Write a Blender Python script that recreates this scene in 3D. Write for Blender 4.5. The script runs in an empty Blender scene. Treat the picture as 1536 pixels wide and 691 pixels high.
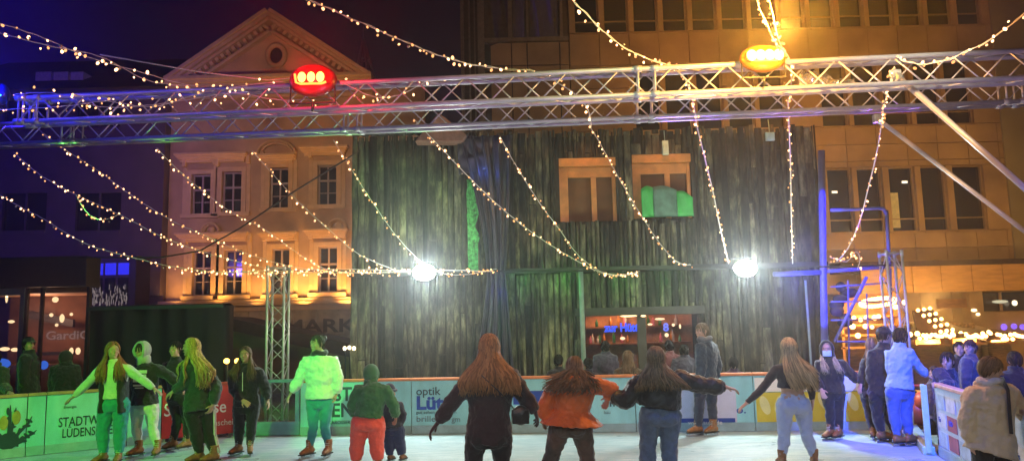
import bpy, math, random
from mathutils import Vector, Matrix, noise
R = math.radians
random.seed(11)
rnd = random.random
def ru(a, b): return a + (b - a) * random.random()
scene = bpy.context.scene
COL = scene.collection

# ------------------------------------------------------------------ camera
FPX, CX, CY, CAMZ = 1150.0, 768.0, 345.5, 1.7
PITCH, ROLL = R(7.04), R(1.3)
_rt = Vector((1, 0, 0)); _up = Vector((0, -math.sin(PITCH), math.cos(PITCH))); FW = Vector((0, math.cos(PITCH), math.sin(PITCH)))
CR = _rt * math.cos(ROLL) - _up * math.sin(ROLL)
CU = _rt * math.sin(ROLL) + _up * math.cos(ROLL)
CAM = Vector((0, 0, CAMZ))
def at(px, py, Y):
    """world point seen at photo pixel (px, py) in the plane y = Y"""
    d = FW + CR * ((px - CX) / FPX) + CU * ((CY - py) / FPX)
    return CAM + d * (Y / d.y)
cd = bpy.data.cameras.new('camera'); cam = bpy.data.objects.new('camera', cd); COL.objects.link(cam)
m = Matrix((CR, CU, -FW)).transposed().to_4x4(); m.translation = CAM
cam.matrix_world = m
cd.sensor_width = 36; cd.lens = 36 * FPX / 1536; cd.clip_end = 600; cd.clip_start = .05
scene.camera = cam

# ------------------------------------------------------------------ mesh builder
class MB:
    def __init__(s): s.v = []; s.f = []; s.m = []; s.cur = 0
    def add(s, vs, fs):
        b = len(s.v); s.v += [Vector(v) for v in vs]
        for f in fs: s.f.append([b + i for i in f]); s.m.append(s.cur)
    def box(s, c, size, X=None, Y=None, Z=None):
        X = X or Vector((1, 0, 0)); Y = Y or Vector((0, 1, 0)); Z = Z or Vector((0, 0, 1))
        c = Vector(c); h = [q / 2 for q in size]
        vs = [c + X * (sx * h[0]) + Y * (sy * h[1]) + Z * (sz * h[2]) for sz in (-1, 1) for sy in (-1, 1) for sx in (-1, 1)]
        s.add(vs, [(0, 2, 3, 1), (4, 5, 7, 6), (0, 1, 5, 4), (1, 3, 7, 5), (3, 2, 6, 7), (2, 0, 4, 6)])
    def bx(s, x0, x1, y0, y1, z0, z1): s.box(((x0+x1)/2, (y0+y1)/2, (z0+z1)/2), (abs(x1-x0), abs(y1-y0), abs(z1-z0)))
    def tube(s, pts, rad, n=8, side=None, cap=True, closed=False):
        """pts: path; rad: one radius / list of radii or (a, b) half axes (a along side)"""
        pts = [Vector(p) for p in pts]; N = len(pts)
        if not isinstance(rad, (list,)): rad = [rad] * N
        b = len(s.v); prev = Vector(side) if side is not None else None
        for i, p in enumerate(pts):
            if closed: t = pts[(i+1) % N] - pts[i-1]
            else: t = pts[min(i+1, N-1)] - pts[max(i-1, 0)]
            if t.length < 1e-9: t = Vector((0, 0, 1))
            t.normalize()
            if prev is None: prev = t.orthogonal()
            sd = prev - t * prev.dot(t)
            if sd.length < 1e-5: sd = t.orthogonal()
            sd.normalize(); bt = t.cross(sd)
            if side is None: prev = sd
            r = rad[i]; ra, rb = (r if isinstance(r, tuple) else (r, r))
            for k in range(n):
                a = 2 * math.pi * k / n
                s.v.append(p + sd * (ra * math.cos(a)) + bt * (rb * math.sin(a)))
        for i in range(N if closed else N - 1):
            for k in range(n):
                i2 = (i + 1) % N
                s.f.append([b + i*n + k, b + i*n + (k+1) % n, b + i2*n + (k+1) % n, b + i2*n + k]); s.m.append(s.cur)
        if cap and not closed:
            s.f.append([b + k for k in reversed(range(n))]); s.m.append(s.cur)
            s.f.append([b + (N-1)*n + k for k in range(n)]); s.m.append(s.cur)
    def ell(s, c, r, X=None, Y=None, Z=None, nu=14, nv=9):
        X = X or Vector((1, 0, 0)); Y = Y or Vector((0, 1, 0)); Z = Z or Vector((0, 0, 1)); c = Vector(c)
        b = len(s.v)
        for j in range(1, nv):
            ph = math.pi * j / nv
            for k in range(nu):
                a = 2*math.pi*k/nu
                s.v.append(c + X*(r[0]*math.sin(ph)*math.cos(a)) + Y*(r[1]*math.sin(ph)*math.sin(a)) + Z*(r[2]*math.cos(ph)))
        t = len(s.v); s.v.append(c + Z*r[2]); s.v.append(c - Z*r[2])
        for j in range(nv-2):
            for k in range(nu):
                s.f.append([b+j*nu+k, b+(j+1)*nu+k, b+(j+1)*nu+(k+1) % nu, b+j*nu+(k+1) % nu]); s.m.append(s.cur)
        for k in range(nu):
            s.f.append([t, b+k, b+(k+1) % nu]); s.m.append(s.cur)
            e = b+(nv-2)*nu
            s.f.append([t+1, e+(k+1) % nu, e+k]); s.m.append(s.cur)
    def prism(s, poly, d):
        """poly: list of world points (planar), extruded by vector d"""
        n = len(poly); poly = [Vector(p) for p in poly]; d = Vector(d)
        s.add(poly + [p + d for p in poly], [list(range(n))[::-1], [n+i for i in range(n)]] + [[i, (i+1) % n, n+(i+1) % n, n+i] for i in range(n)])
    def sheet(s, fn, nu, nv):
        b = len(s.v)
        for j in range(nv+1):
            for i in range(nu+1): s.v.append(Vector(fn(i/nu, j/nv)))
        for j in range(nv):
            for i in range(nu):
                q = b + j*(nu+1)+i
                s.f.append([q, q+1, q+nu+2, q+nu+1]); s.m.append(s.cur)
    def mesh(s, name, mats, origin=Vector((0, 0, 0)), smooth=False):
        me = bpy.data.meshes.new(name)
        me.from_pydata([tuple(v - origin) for v in s.v], [], s.f)
        if not isinstance(mats, (list, tuple)): mats = [mats]
        for q in mats: me.materials.append(q)
        if len(mats) > 1: me.polygons.foreach_set('material_index', s.m)
        if smooth: me.polygons.foreach_set('use_smooth', [True]*len(me.polygons))
        me.validate(); me.update()
        return me

def wroot(o):
    while o.parent: o = o.parent
    return o
def thing(name, label, cat, loc=(0, 0, 0), group=None, kind=None):
    o = bpy.data.objects.new(name, None); COL.objects.link(o); o.location = loc
    o.empty_display_size = .2
    o['label'] = label; o['category'] = cat
    if group: o['group'] = group
    if kind: o['kind'] = kind
    return o
def part(name, mb, mats, parent, smooth=False, bevel=0, label=None, kind=None):
    og = Vector(wroot(parent).location)
    me = mb.mesh(name, mats, og, smooth)
    o = bpy.data.objects.new(name, me); COL.objects.link(o); o.parent = parent
    if bevel: bev(o, bevel)
    if label: o['label'] = label
    if kind: o['kind'] = kind
    return o
def bev(o, w, seg=2):
    b = o.modifiers.new('bevel', 'BEVEL'); b.width = w; b.segments = seg; b.limit_method = 'ANGLE'; b.angle_limit = R(40)
def solo(name, mb, mats, label, cat, group=None, smooth=False, bevel=0, kind=None):
    zs = min(v.z for v in mb.v); n = len(mb.v)
    og = Vector((sum(v.x for v in mb.v)/n, sum(v.y for v in mb.v)/n, zs))
    me = mb.mesh(name, mats, og, smooth); o = bpy.data.objects.new(name, me); o.location = og; COL.objects.link(o)
    if label: o['label'] = label
    if cat: o['category'] = cat
    if group: o['group'] = group
    if kind: o['kind'] = kind
    if bevel: bev(o, bevel)
    return o
def struct(name, mb, mats, smooth=False, kind='structure'):
    o = bpy.data.objects.new(name, mb.mesh(name, mats, smooth=smooth)); COL.objects.link(o); o['kind'] = kind
    return o

# ------------------------------------------------------------------ materials
_M = {}
def nodes(name):
    mt = bpy.data.materials.new(name); mt.use_nodes = True
    nt = mt.node_tree; return mt, nt, nt.nodes['Principled BSDF']
def mat(name, col, rough=.6, metal=0, var=.25, scale=8, bump=0, bscale=None, stretch=(1, 1, 1), emit=None, es=0, spec=.5, trans=0, sheen=0):
    """painted / cloth / metal surface with procedural tone variation and bump"""
    if name in _M: return _M[name]
    mt, nt, b = nodes(name); N = nt.nodes; L = nt.links
    tc = N.new('ShaderNodeTexCoord'); mp = N.new('ShaderNodeMapping'); mp.inputs['Scale'].default_value = stretch
    L.new(tc.outputs['Object'], mp.inputs['Vector'])
    nz = N.new('ShaderNodeTexNoise'); nz.inputs['Scale'].default_value = scale; nz.inputs['Detail'].default_value = 5
    L.new(mp.outputs[0], nz.inputs['Vector'])
    cr = N.new('ShaderNodeValToRGB')
    c = Vector(col[:3]); e = cr.color_ramp.elements
    e[0].position = .3; e[1].position = .72
    e[0].color = tuple(c*(1-var))+(1,); e[1].color = tuple(min(1, q) for q in c*(1+var))+(1,)
    L.new(nz.outputs['Fac'], cr.inputs['Fac']); L.new(cr.outputs['Color'], b.inputs['Base Color'])
    b.inputs['Roughness'].default_value = rough; b.inputs['Metallic'].default_value = metal
    b.inputs['Specular IOR Level'].default_value = spec
    if trans: b.inputs['Transmission Weight'].default_value = trans
    if sheen: b.inputs['Sheen Weight'].default_value = sheen
    if bump:
        n2 = N.new('ShaderNodeTexNoise'); n2.inputs['Scale'].default_value = bscale or scale*3; n2.inputs['Detail'].default_value = 6
        L.new(mp.outputs[0], n2.inputs['Vector'])
        bp = N.new('ShaderNodeBump'); bp.inputs['Strength'].default_value = bump; bp.inputs['Distance'].default_value = .02
        L.new(n2.outputs['Fac'], bp.inputs['Height']); L.new(bp.outputs[0], b.inputs['Normal'])
    if emit:
        b.inputs['Emission Color'].default_value = tuple(emit)+(1,); b.inputs['Emission Strength'].default_value = es
    _M[name] = mt
    return mt
def emis(name, col, s, sample=False):
    if name in _M: return _M[name]
    mt = bpy.data.materials.new(name); mt.use_nodes = True; nt = mt.node_tree; nt.nodes.clear()
    e = nt.nodes.new('ShaderNodeEmission'); e.inputs[0].default_value = tuple(col)+(1,); e.inputs[1].default_value = s
    o = nt.nodes.new('ShaderNodeOutputMaterial'); nt.links.new(e.outputs[0], o.inputs[0])
    mt.cycles.emission_sampling = 'AUTO' if sample else 'NONE'
    _M[name] = mt
    return mt
def glass(name, tint=(.8, .85, .9), alpha=.25, rough=.03):
    """thin pane: mix of clear and mirror-like"""
    if name in _M: return _M[name]
    mt = bpy.data.materials.new(name); mt.use_nodes = True; nt = mt.node_tree; nt.nodes.clear(); N = nt.nodes
    t = N.new('ShaderNodeBsdfTransparent'); t.inputs[0].default_value = tuple(tint)+(1,)
    g = N.new('ShaderNodeBsdfGlossy'); g.inputs['Roughness'].default_value = rough
    mx = N.new('ShaderNodeMixShader'); mx.inputs[0].default_value = alpha
    nt.links.new(t.outputs[0], mx.inputs[1]); nt.links.new(g.outputs[0], mx.inputs[2])
    o = N.new('ShaderNodeOutputMaterial'); nt.links.new(mx.outputs[0], o.inputs[0])
    _M[name] = mt
    return mt

FONT = None
def text(name, s, org, height, mt, parent, xd=Vector((1, 0, 0)), up=Vector((0, 0, 1)), bold=0, align='LEFT', sx=1, depth=.004, label=None):
    cu = bpy.data.curves.new(name, 'FONT'); cu.body = s; cu.size = height/.72; cu.align_x = align
    cu.offset = bold*height; cu.extrude = depth/2; cu.resolution_u = 3
    t = bpy.data.objects.new('tmp_text', cu); COL.objects.link(t)
    bpy.context.view_layer.update()
    me = bpy.data.meshes.new_from_object(t.evaluated_get(bpy.context.evaluated_depsgraph_get()))
    bpy.data.objects.remove(t); bpy.data.curves.remove(cu)
    xd = xd.normalized(); nrm = xd.cross(up).normalized()
    M = Matrix((xd*sx, up, nrm)).transposed().to_4x4(); M.translation = Vector(org) - Vector(wroot(parent).location)
    me.transform(M); me.materials.clear(); me.materials.append(mt)
    o = bpy.data.objects.new(name, me); COL.objects.link(o); o.parent = parent
    if label: o['label'] = label
    return o

def remeshed(mb, voxel, disp=0, dsize=.09, smooth_it=3, seed_name='folds'):
    """union of the closed pieces of mb as one continuous surface"""
    me = mb.mesh('tmp', [])
    o = bpy.data.objects.new('tmp_body', me); COL.objects.link(o)
    r = o.modifiers.new('r', 'REMESH'); r.mode = 'VOXEL'; r.voxel_size = voxel; r.use_smooth_shade = True
    if smooth_it:
        s = o.modifiers.new('s', 'SMOOTH'); s.factor = .5; s.iterations = smooth_it
    if disp:
        tx = bpy.data.textures.get(seed_name) or bpy.data.textures.new(seed_name, 'CLOUDS')
        tx.noise_scale = dsize; tx.noise_depth = 2
        d = o.modifiers.new('d', 'DISPLACE'); d.texture = tx; d.strength = disp; d.texture_coords = 'LOCAL'; d.mid_level = .5
    bpy.context.view_layer.update()
    out = bpy.data.meshes.new_from_object(o.evaluated_get(bpy.context.evaluated_depsgraph_get()))
    bpy.data.objects.remove(o); bpy.data.meshes.remove(me)
    return out
# ------------------------------------------------------------------ people
SKIN = mat('skin', (.52, .30, .21), .55, var=.08, scale=20, bump=.1, bscale=90)
EYEW = mat('eye_white', (.7, .68, .65), .3, var=.02)
IRIS = mat('iris_dark', (.03, .02, .015), .25, var=.02)
LIPS = mat('lip_skin', (.38, .13, .11), .5, var=.05)
BROW = mat('eyebrow_hair', (.07, .045, .03), .8, var=.1)
def cloth(name, c, rough=.85, bump=.25, scale=16, var=.22, **k): return mat('cloth_'+name, c, rough, var=var if max(c) < .3 else .07, scale=scale, bump=bump, bscale=70, sheen=.3, **k)
BOOT = mat('brown_boot', (.30, .12, .035), .5, var=.35, scale=25, bump=.3)
BLADE = mat('steel_blade', (.6, .6, .62), .25, 1, var=.05)
SOLE = mat('dark_sole', (.03, .03, .03), .7)
def hairmat(name, c):
    key = 'hair_'+name
    if key in _M: return _M[key]
    mt, nt, b = nodes(key); N = nt.nodes; L = nt.links
    g = N.new('ShaderNodeNewGeometry'); cr = N.new('ShaderNodeValToRGB'); e = cr.color_ramp.elements
    c = Vector(c); e[0].color = tuple(c*.45)+(1,); e[1].color = tuple(c*1.5)+(1,)
    L.new(g.outputs['Random Per Island'], cr.inputs[0]); L.new(cr.outputs[0], b.inputs['Base Color'])
    b.inputs['Roughness'].default_value = .6; b.inputs['Specular IOR Level'].default_value = .15
    _M[key] = mt
    return mt

def V3(p): return Vector(p)
def lerp(a, b, t): return a + (b - a) * t
def hand(mb, w, d, nrm, k, curl=.5, thumb=1, fan=.12, fwd=None):
    """palm, four unequal fingers and a side thumb; d = direction of the hand, nrm = palm normal"""
    d = d.normalized(); nrm = (nrm - d*nrm.dot(d)).normalized(); s = d.cross(nrm).normalized()*thumb
    if fwd is not None and abs(s.dot(fwd)) > .15: s = s*(1 if s.dot(fwd) > 0 else -1)
    mb.tube([w - d*.03*k, w + d*.02*k, w + d*.055*k, w + d*.088*k], [(.024*k, .019*k), (.034*k, .017*k), (.041*k, .015*k), (.037*k, .012*k)], 10, side=s)
    for i, (o, ln) in enumerate(((.030, .070), (.010, .080), (-.011, .074), (-.031, .058))):
        dd = (d + s*(o*4*fan/.12)).normalized(); b = w + d*.082*k + s*o*k
        pts = [b - dd*.02*k, b]; cur = dd; st = ln*k/3
        for j in range(3):
            a = curl*(.35 + .3*j)
            cur = (cur*math.cos(a) + nrm*math.sin(a)).normalized(); pts.append(pts[-1] + cur*st)
        mb.tube(pts, [.0098*k, .0096*k, .009*k, .0084*k, .0068*k], 8)
    b = w + d*.022*k + s*.026*k; t1 = (d*.62 + s*.8 + nrm*.25).normalized(); t2 = (d*.85 + s*.35 + nrm*.4).normalized()
    mb.tube([b - s*.01*k, b + t1*.032*k, b + t1*.032*k + t2*.03*k, b + t1*.032*k + t2*.052*k], [.014*k, .0115*k, .0098*k, .007*k], 8)

def person(label, D, J, yaw=0, hyaw=None, hpitch=0, hroll=0, k=1.0, group=None, top=None, bottom=None, hair=None, shoes='skates',
           voxel=.0075, hem=None, vest=None, feet_yaw=None, cap=None, hood=None, mask=None, scarf=None, curl=.5, gloves=None, extra=None, ground=0.0, lift=None):
    """J: joints in photo pixels (x, y[, dy]) at depth D; yaw 0 faces the camera, 90 faces picture right, 180 faces away"""
    P = {}
    for n, q in J.items():
        P[n] = at(q[0], q[1], D + (q[2] if len(q) > 2 else 0))
    ah = ground + (.152 if shoes == 'skates' else .098)*k
    for n in ('anL', 'anR'):
        if n in P and n not in (lift or ()): P[n].z = ah
    hc, nk = P['head'], P['neck']
    fwd = Vector((math.sin(R(yaw)), -math.cos(R(yaw)), 0)); sd = Vector((math.cos(R(yaw)), math.sin(R(yaw)), 0))  # sd: picture right when yaw = 0
    if hyaw is None: hyaw = yaw
    hf = Vector((math.sin(R(hyaw))*math.cos(R(hpitch)), -math.cos(R(hyaw))*math.cos(R(hpitch)), math.sin(R(hpitch))))
    hs0 = Vector((math.cos(R(hyaw)), math.sin(R(hyaw)), 0)); hu0 = hs0.cross(hf)*-1
    if hu0.z < 0: hu0 = -hu0
    hs = hs0*math.cos(R(hroll)) + hu0*math.sin(R(hroll)); hu = hu0*math.cos(R(hroll)) - hs0*math.sin(R(hroll))
    hipL, hipR = P['hipL'], P['hipR']; pel = (hipL + hipR)/2
    shL, shR = P['shL'], P['shR']
    # the chest's own side axis from the shoulders
    sax = (shR - shL); wsh = sax.length/2; sax.normalize()
    pax = (hipR - hipL); whip = pax.length/2; pax.normalize()
    a_sh = max(.125*k, min(.185*k, wsh*1.02)); 
    root = thing('person', label, 'person', (pel.x, pel.y, ground), group)
    shmid = (shL + shR)/2
    waist = lerp(pel, shmid, .42)
    def torso(mb, g, top_t=1, hem_pt=None, flare=0, low=True, puff=0, n=22):
        secs = []
        ax = lambda t: lerp(pax, sax, t).normalized()
        tt = shmid - pel; L = tt.length
        if hem_pt is not None: start = hem_pt
        else: start = pel - tt.normalized()*.06*k
        path = [(start, (.160*k + flare, .120*k + flare*.8) if hem_pt is not None else (.085*k, .07*k))]
        f = (shmid - start).length
        for t, a, b, off in ((-.02, .158, .116, 0), (.12, .158, .112, 0), (.42, .132, .094, .0), (.66, .148, .110, .008), (.86, .165, .104, .0)):
            p = pel + tt*t
            if hem_pt is not None and (p - start).dot(tt) < .02: continue
            path.append((p, (a*k*(a_sh/(.165*k))**(max(0, t)), b*k)))
        path.append((shmid + (nk - shmid)*.10, (a_sh*.92, .082*k)))
        path.append((shmid + (nk - shmid)*.55, (a_sh*.62, .070*k)))
        path.append((nk, (.062*k, .058*k)))
        pts = []; rr = []
        # resample for quilting
        M = 26 if puff else 1
        for i in range(len(path)-1):
            (p, r), (q, w) = path[i], path[i+1]
            seg = max(1, int((q-p).length/.018)) if puff else 1
            for j in range(seg):
                t = j/seg; pts.append(lerp(p, q, t)); rr.append((lerp(r[0], w[0], t)+g, lerp(r[1], w[1], t)+g))
        pts.append(path[-1][0]); rr.append((path[-1][1][0]+g*.7, path[-1][1][1]+g*.7))
        if puff:
            z0 = pts[0]
            rr = [(a + puff*(abs(math.sin((p-z0).length/.085*math.pi*.5*1.0))-.6), b + puff*(abs(math.sin((p-z0).length/.085*math.pi*.5))-.6)) for p, (a, b) in zip(pts, rr)]
        sidev = sax if sax.dot(pax) > 0 else pax
        mb.tube(pts, rr, n, side=sidev)
    def arm(mb, S, g, cuff=1.0, puff=0, end=1.0):
        sh, el, wr = P['sh'+S], P['el'+S], P['wr'+S]
        inn = lerp(sh, shmid, .28)
        wr = lerp(el, wr, end)
        pts = [inn, sh, lerp(sh, el, .35), lerp(sh, el, .8), el, lerp(el, wr, .3), lerp(el, wr, .75), wr]
        rr = [.052*k, .053*k, .047*k, .040*k, .039*k, .038*k, .030*k, .026*k]
        rr = [r + g*(1.0 if i < 7 else cuff) for i, r in enumerate(rr)]
        if puff:
            P2, R2 = [], []; acc = 0
            for i in range(len(pts)-1):
                seg = max(1, int((pts[i+1]-pts[i]).length/.016))
                for j in range(seg):
                    p = lerp(pts[i], pts[i+1], j/seg)
                    if P2: acc += (p-P2[-1]).length
                    P2.append(p); R2.append(lerp(rr[i], rr[i+1], j/seg) + puff*(abs(math.sin(acc/.08*math.pi*.5))-.6))
            P2.append(pts[-1]); R2.append(rr[-1]-puff*.3); pts, rr = P2, R2
        mb.tube(pts, rr, 12)
    def leg(mb, S, g, ankle=1.0, end=1.0, flare=0):
        h, kn, an = P['hip'+S], P['kn'+S], P['an'+S]
        an = lerp(kn, an, end)
        up_ = lerp(h, pel, .25) + Vector((0, 0, .06*k))
        pts = [up_, h, lerp(h, kn, .3), lerp(h, kn, .8), kn, lerp(kn, an, .3), lerp(kn, an, .7), an]
        rr = [.085*k, .088*k, .081*k, .060*k, .055*k, .056*k, .043*k, .036*k]
        rr = [r + g + flare*max(0, i-4)/3 for i, r in enumerate(rr)]; rr[-1] = .036*k + g*ankle + flare
        mb.tube(pts, rr, 14)
    # ---- body: one continuous surface
    mb = MB()
    torso(mb, -.004)
    mb.tube([lerp(shmid, nk, .4), nk, lerp(nk, hc, .5)+(-hf*.01*k), hc], [(.062*k, .055*k), .052*k, .050*k, .045*k], 12)
    for S in 'LR':
        arm(mb, S, 0); leg(mb, S, 0)
        w = P['wr'+S]; hd = (P['ha'+S] - w) if ('ha'+S) in P else (w - P['el'+S])
        pn = (pel - w); pn.z = -.1
        if not (gloves):
            hand(mb, w, hd, pn if pn.length > .05 else -fwd, k*1.02, curl, 1 if S == 'L' else -1, fwd=fwd)
    hr = k*(1.06 if k < .8 else 1)*1.0
    hk = max(hr, .88)
    mb.ell(hc + hu*.012*hk - hf*.008*hk, (.076*hk, .096*hk, .102*hk), hs, hf, hu, 18, 12)
    mb.ell(hc + hf*.022*hk - hu*.052*hk, (.058*hk, .066*hk, .068*hk), hs, hf, hu, 16, 10)
    mb.ell(hc + hf*.070*hk - hu*.098*hk, (.024*hk, .020*hk, .018*hk), hs, hf, hu, 10, 7)
    mb.tube([hc + hf*.086*hk + hu*.012*hk, hc + hf*.100*hk - hu*.014*hk, hc + hf*.110*hk - hu*.034*hk], [.008*hk, .011*hk, .015*hk], 8)
    mb.tube([hc + hf*.080*hk - hs*.045*hk + hu*.022*hk, hc + hf*.092*hk + hu*.028*hk, hc + hf*.080*hk + hs*.045*hk + hu*.022*hk], .011*hk, 8)
    for q in (-1, 1):
        if not (hair and hair.get('length', 0) > .2): mb.ell(hc + hs*q*.078*hk - hu*.012*hk - hf*.008*hk, (.010*hk, .018*hk, .030*hk), hs, hf, hu, 8, 6)
        mb.ell(hc + hs*q*.040*hk - hu*.030*hk + hf*.062*hk, (.022*hk, .022*hk, .024*hk), hs, hf, hu, 10, 6)
    for S in 'LR':
        an = P['an'+S]; fy = R(yaw if feet_yaw is None else (feet_yaw if not isinstance(feet_yaw, tuple) else feet_yaw[0 if S == 'L' else 1]))
        fd = Vector((math.sin(fy), -math.cos(fy), 0))
        mb.tube([an, an - Vector((0, 0, .05*k)) + fd*.02*k, an - Vector((0, 0, .07*k)) + fd*.12*k], [.036*k, .036*k, .028*k], 10)
    bm_ = remeshed(mb, voxel, smooth_it=2)
    # facial details joined into the same mesh
    fb = MB()
    fb.cur = 1
    for q in (-1, 1): fb.ell(hc + hf*.083*hk + hs*q*.031*hk + hu*.003*hk, (.0145*hk, .009*hk, .0075*hk), hs, hf, hu, 10, 6)
    fb.cur = 2
    for q in (-1, 1): fb.ell(hc + hf*.089*hk + hs*q*.031*hk + hu*.003*hk, (.0068*hk, .006*hk, .0068*hk), hs, hf, hu, 8, 6)
    fb.cur = 3
    fb.tube([hc + hf*.086*hk - hs*.024*hk - hu*.063*hk, hc + hf*.098*hk - hu*.060*hk, hc + hf*.086*hk + hs*.024*hk - hu*.063*hk], [.004*hk, .0075*hk, .004*hk], 8)
    fb.cur = 4
    for q in (-1, 1): fb.tube([hc + hf*.094*hk + hs*q*.014*hk + hu*.024*hk, hc + hf*.092*hk + hs*q*.032*hk + hu*.031*hk, hc + hf*.080*hk + hs*q*.050*hk + hu*.024*hk], [.0035*hk, .0045*hk, .002*hk], 6)
    import bmesh
    fme = fb.mesh('face', [SKIN, EYEW, IRIS, LIPS, BROW], smooth=True)
    B = bmesh.new(); B.from_mesh(bm_); n0 = len(B.faces)
    for f in B.faces: f.material_index = 0; f.smooth = True
    B.from_mesh(fme); B.to_mesh(bm_); B.free(); bpy.data.meshes.remove(fme)
    bm_.materials.clear()
    for q in (SKIN, EYEW, IRIS, LIPS, BROW): bm_.materials.append(q)
    og = Vector(root.location)
    def link(name, me, mt=None):
        me.transform(Matrix.Translation(-og)); me.name = name
        if mt is not None:
            me.materials.clear(); me.materials.append(mt)
        o = bpy.data.objects.new(name, me); COL.objects.link(o); o.parent = root
        return o
    link('body', bm_)
    gv = max(voxel, .010)
    # ---- trousers
    if bottom:
        nm, mt, g = bottom[:3]; fl = bottom[3] if len(bottom) > 3 else 0
        mb = MB()
        for S in 'LR': leg(mb, S, g, .8, .98, fl)
        tt = (shmid - pel).normalized()
        mb.tube([pel - tt*.09*k, pel, pel + tt*.09*k, pel + tt*.15*k], [(.12*k+g, .09*k+g), (max(.150*k, whip+.075*k)+g, .118*k+g), (.140*k+g*.5, .100*k+g*.5), (.126*k+g*.3, .088*k+g*.3)], 20, side=pax)
        if abs(((yaw+180) % 360)-180) > 100:   # seat of the trousers
            for q in (-1, 1): mb.ell(pel + pax*q*.07*k - fwd*.05*k - Vector((0, 0, .01)), (.085*k+g, .085*k+g, .09*k), pax, fwd, Vector((0, 0, 1)))
        link(nm, remeshed(mb, gv, .026, .055, 2), mt)
        if len(bottom) > 4 and bottom[4]:   # side stripe
            sb = MB()
            for S in bottom[5] if len(bottom) > 5 else 'LR':
                q = -1 if S == 'L' else 1; sv = (pax*q*.85 - Vector((0, .55, 0))).normalized()
                h, kn, an = P['hip'+S], P['kn'+S], P['an'+S]
                for off in (-.020, .020):
                    pts = [h + sv*(.100*k+g), lerp(h, kn, .5) + sv*(.083*k+g), kn + sv*(.068*k+g), lerp(kn, an, .5)+sv*(.062*k+g), an + sv*(.048*k+g)]
                    sb.tube([p + sv.cross(Vector((0, 0, 1)))*off for p in pts], (.011), 6)
            part('stripe', sb, bottom[4], root, True)
    # ---- top
    if top:
        nm, mt, g = top[:3]; puff = top[3] if len(top) > 3 else 0; flare = top[4] if len(top) > 4 else 0
        mb = MB()
        hp = at(hem[0], hem[1], D + (hem[2] if len(hem) > 2 else 0)) if hem else None
        torso(mb, g, hem_pt=hp, flare=flare, puff=puff)
        for S in 'LR': arm(mb, S, g*.85, .5, puff*.7, .97)
        tu = (hc - nk).normalized()
        mb.tube([lerp(shmid, nk, .5), nk + tu*.012*k, nk + tu*(.03 + g*.6)*k], [(.095*k, .075*k), (.066*k+g*.5, .064*k+g*.5), (.062*k+g*.45, .062*k+g*.45)], 14, side=sax)
        if hood == 'down':
            mb.ell(nk - fwd*.075*k + Vector((0, 0, .0)), (.11*k, .06*k, .075*k), sd, fwd, Vector((0, 0, 1)))
        link(nm, remeshed(mb, gv, .018 if g < .03 else .034, .06, 2), mt)
    if vest:
        nm, mt, g, hv = vest
        mb = MB(); hp = at(hv[0], hv[1], D)
        tt = shmid - hp
        for q in (-1, 1):
            mb.tube([hp + pax*q*.135*k, hp + tt*.3 + pax*q*.125*k, hp + tt*.62 + pax*q*.122*k, hp + tt*.88 + sax*q*.12*k, hp + tt*1.04 + sax*q*.085*k],
                    [(.060*k, .145*k), (.055*k, .135*k), (.055*k, .138*k), (.062*k, .122*k), (.035*k, .09*k)], 16, side=pax)
        mb.tube([hp - fwd*.105*k, hp + tt*.4 - fwd*.1*k, hp + tt*.95 - fwd*.09*k], [(.14*k, .04), (.13*k, .04), (.13*k, .04)], 14, side=pax)
        link(nm, remeshed(mb, gv, .02, .06, 2), mt)
    # ---- footwear
    if shoes:
        for S in 'LR':
            an = P['an'+S]
            if an.z > .75: continue
            fy = R(yaw if feet_yaw is None else (feet_yaw if not isinstance(feet_yaw, tuple) else feet_yaw[0 if S == 'L' else 1]))
            fd = Vector((math.sin(fy), -math.cos(fy), 0)); fs = Vector((math.cos(fy), math.sin(fy), 0)); Z = Vector((0, 0, 1))
            mb = MB(); gz = an.z - .10*k
            mb.tube([an + Z*.09*k, an + Z*.02, an - Z*.03*k + fd*.01], [(.053*k, .060*k), (.050*k, .056*k), (.045*k, .058*k)], 14, side=fs)
            mb.tube([an - Z*.055*k - fd*.065*k, an - Z*.05*k - fd*.01, an - Z*.05*k + fd*.07*k, an - Z*.068*k + fd*.14*k, an - Z*.075*k + fd*.185*k],
                    [(.034*k, .036*k), (.042*k, .046*k), (.046*k, .044*k), (.044*k, .030*k), (.026*k, .018*k)], 14, side=fs)
            me = remeshed(mb, .009, .006, .05, 1)
            o = link('ice_skate' if shoes == 'skates' else 'shoe', me, BOOT if shoes == 'skates' else SOLE)
            if shoes == 'skates':
                sb = MB(); b0 = an - Z*.098*k
                sb.box(b0 + fd*.055*k, (.072*k, .27*k, .014), fs, fd, Z)
                so = part('sole', sb, SOLE, o)
                bb = MB(); bb.box(b0 - Z*.038*k + fd*.06*k, (.006, .29*k, .03*k), fs, fd, Z)
                for q in (-.04, .13): bb.box(b0 - Z*.016*k + fd*q*k, (.03*k, .05*k, .03*k), fs, fd, Z)
                part('blade', bb, BLADE, o)
                lb = MB()
                for i in range(5):
                    c = an + fd*(.05 + .004*i)*k + Z*(.06 - .022*i)*k
                    lb.box(c, (.06*k, .008, .006), fs, fd, Z)
                part('laces', lb, EYEW, o)
    # ---- hair
    if hair: make_hair(root, hc, hs, hf, hu, hk, nk, shmid, fwd, sd, sax, k, (top[2] if top else .02), **hair)
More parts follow.
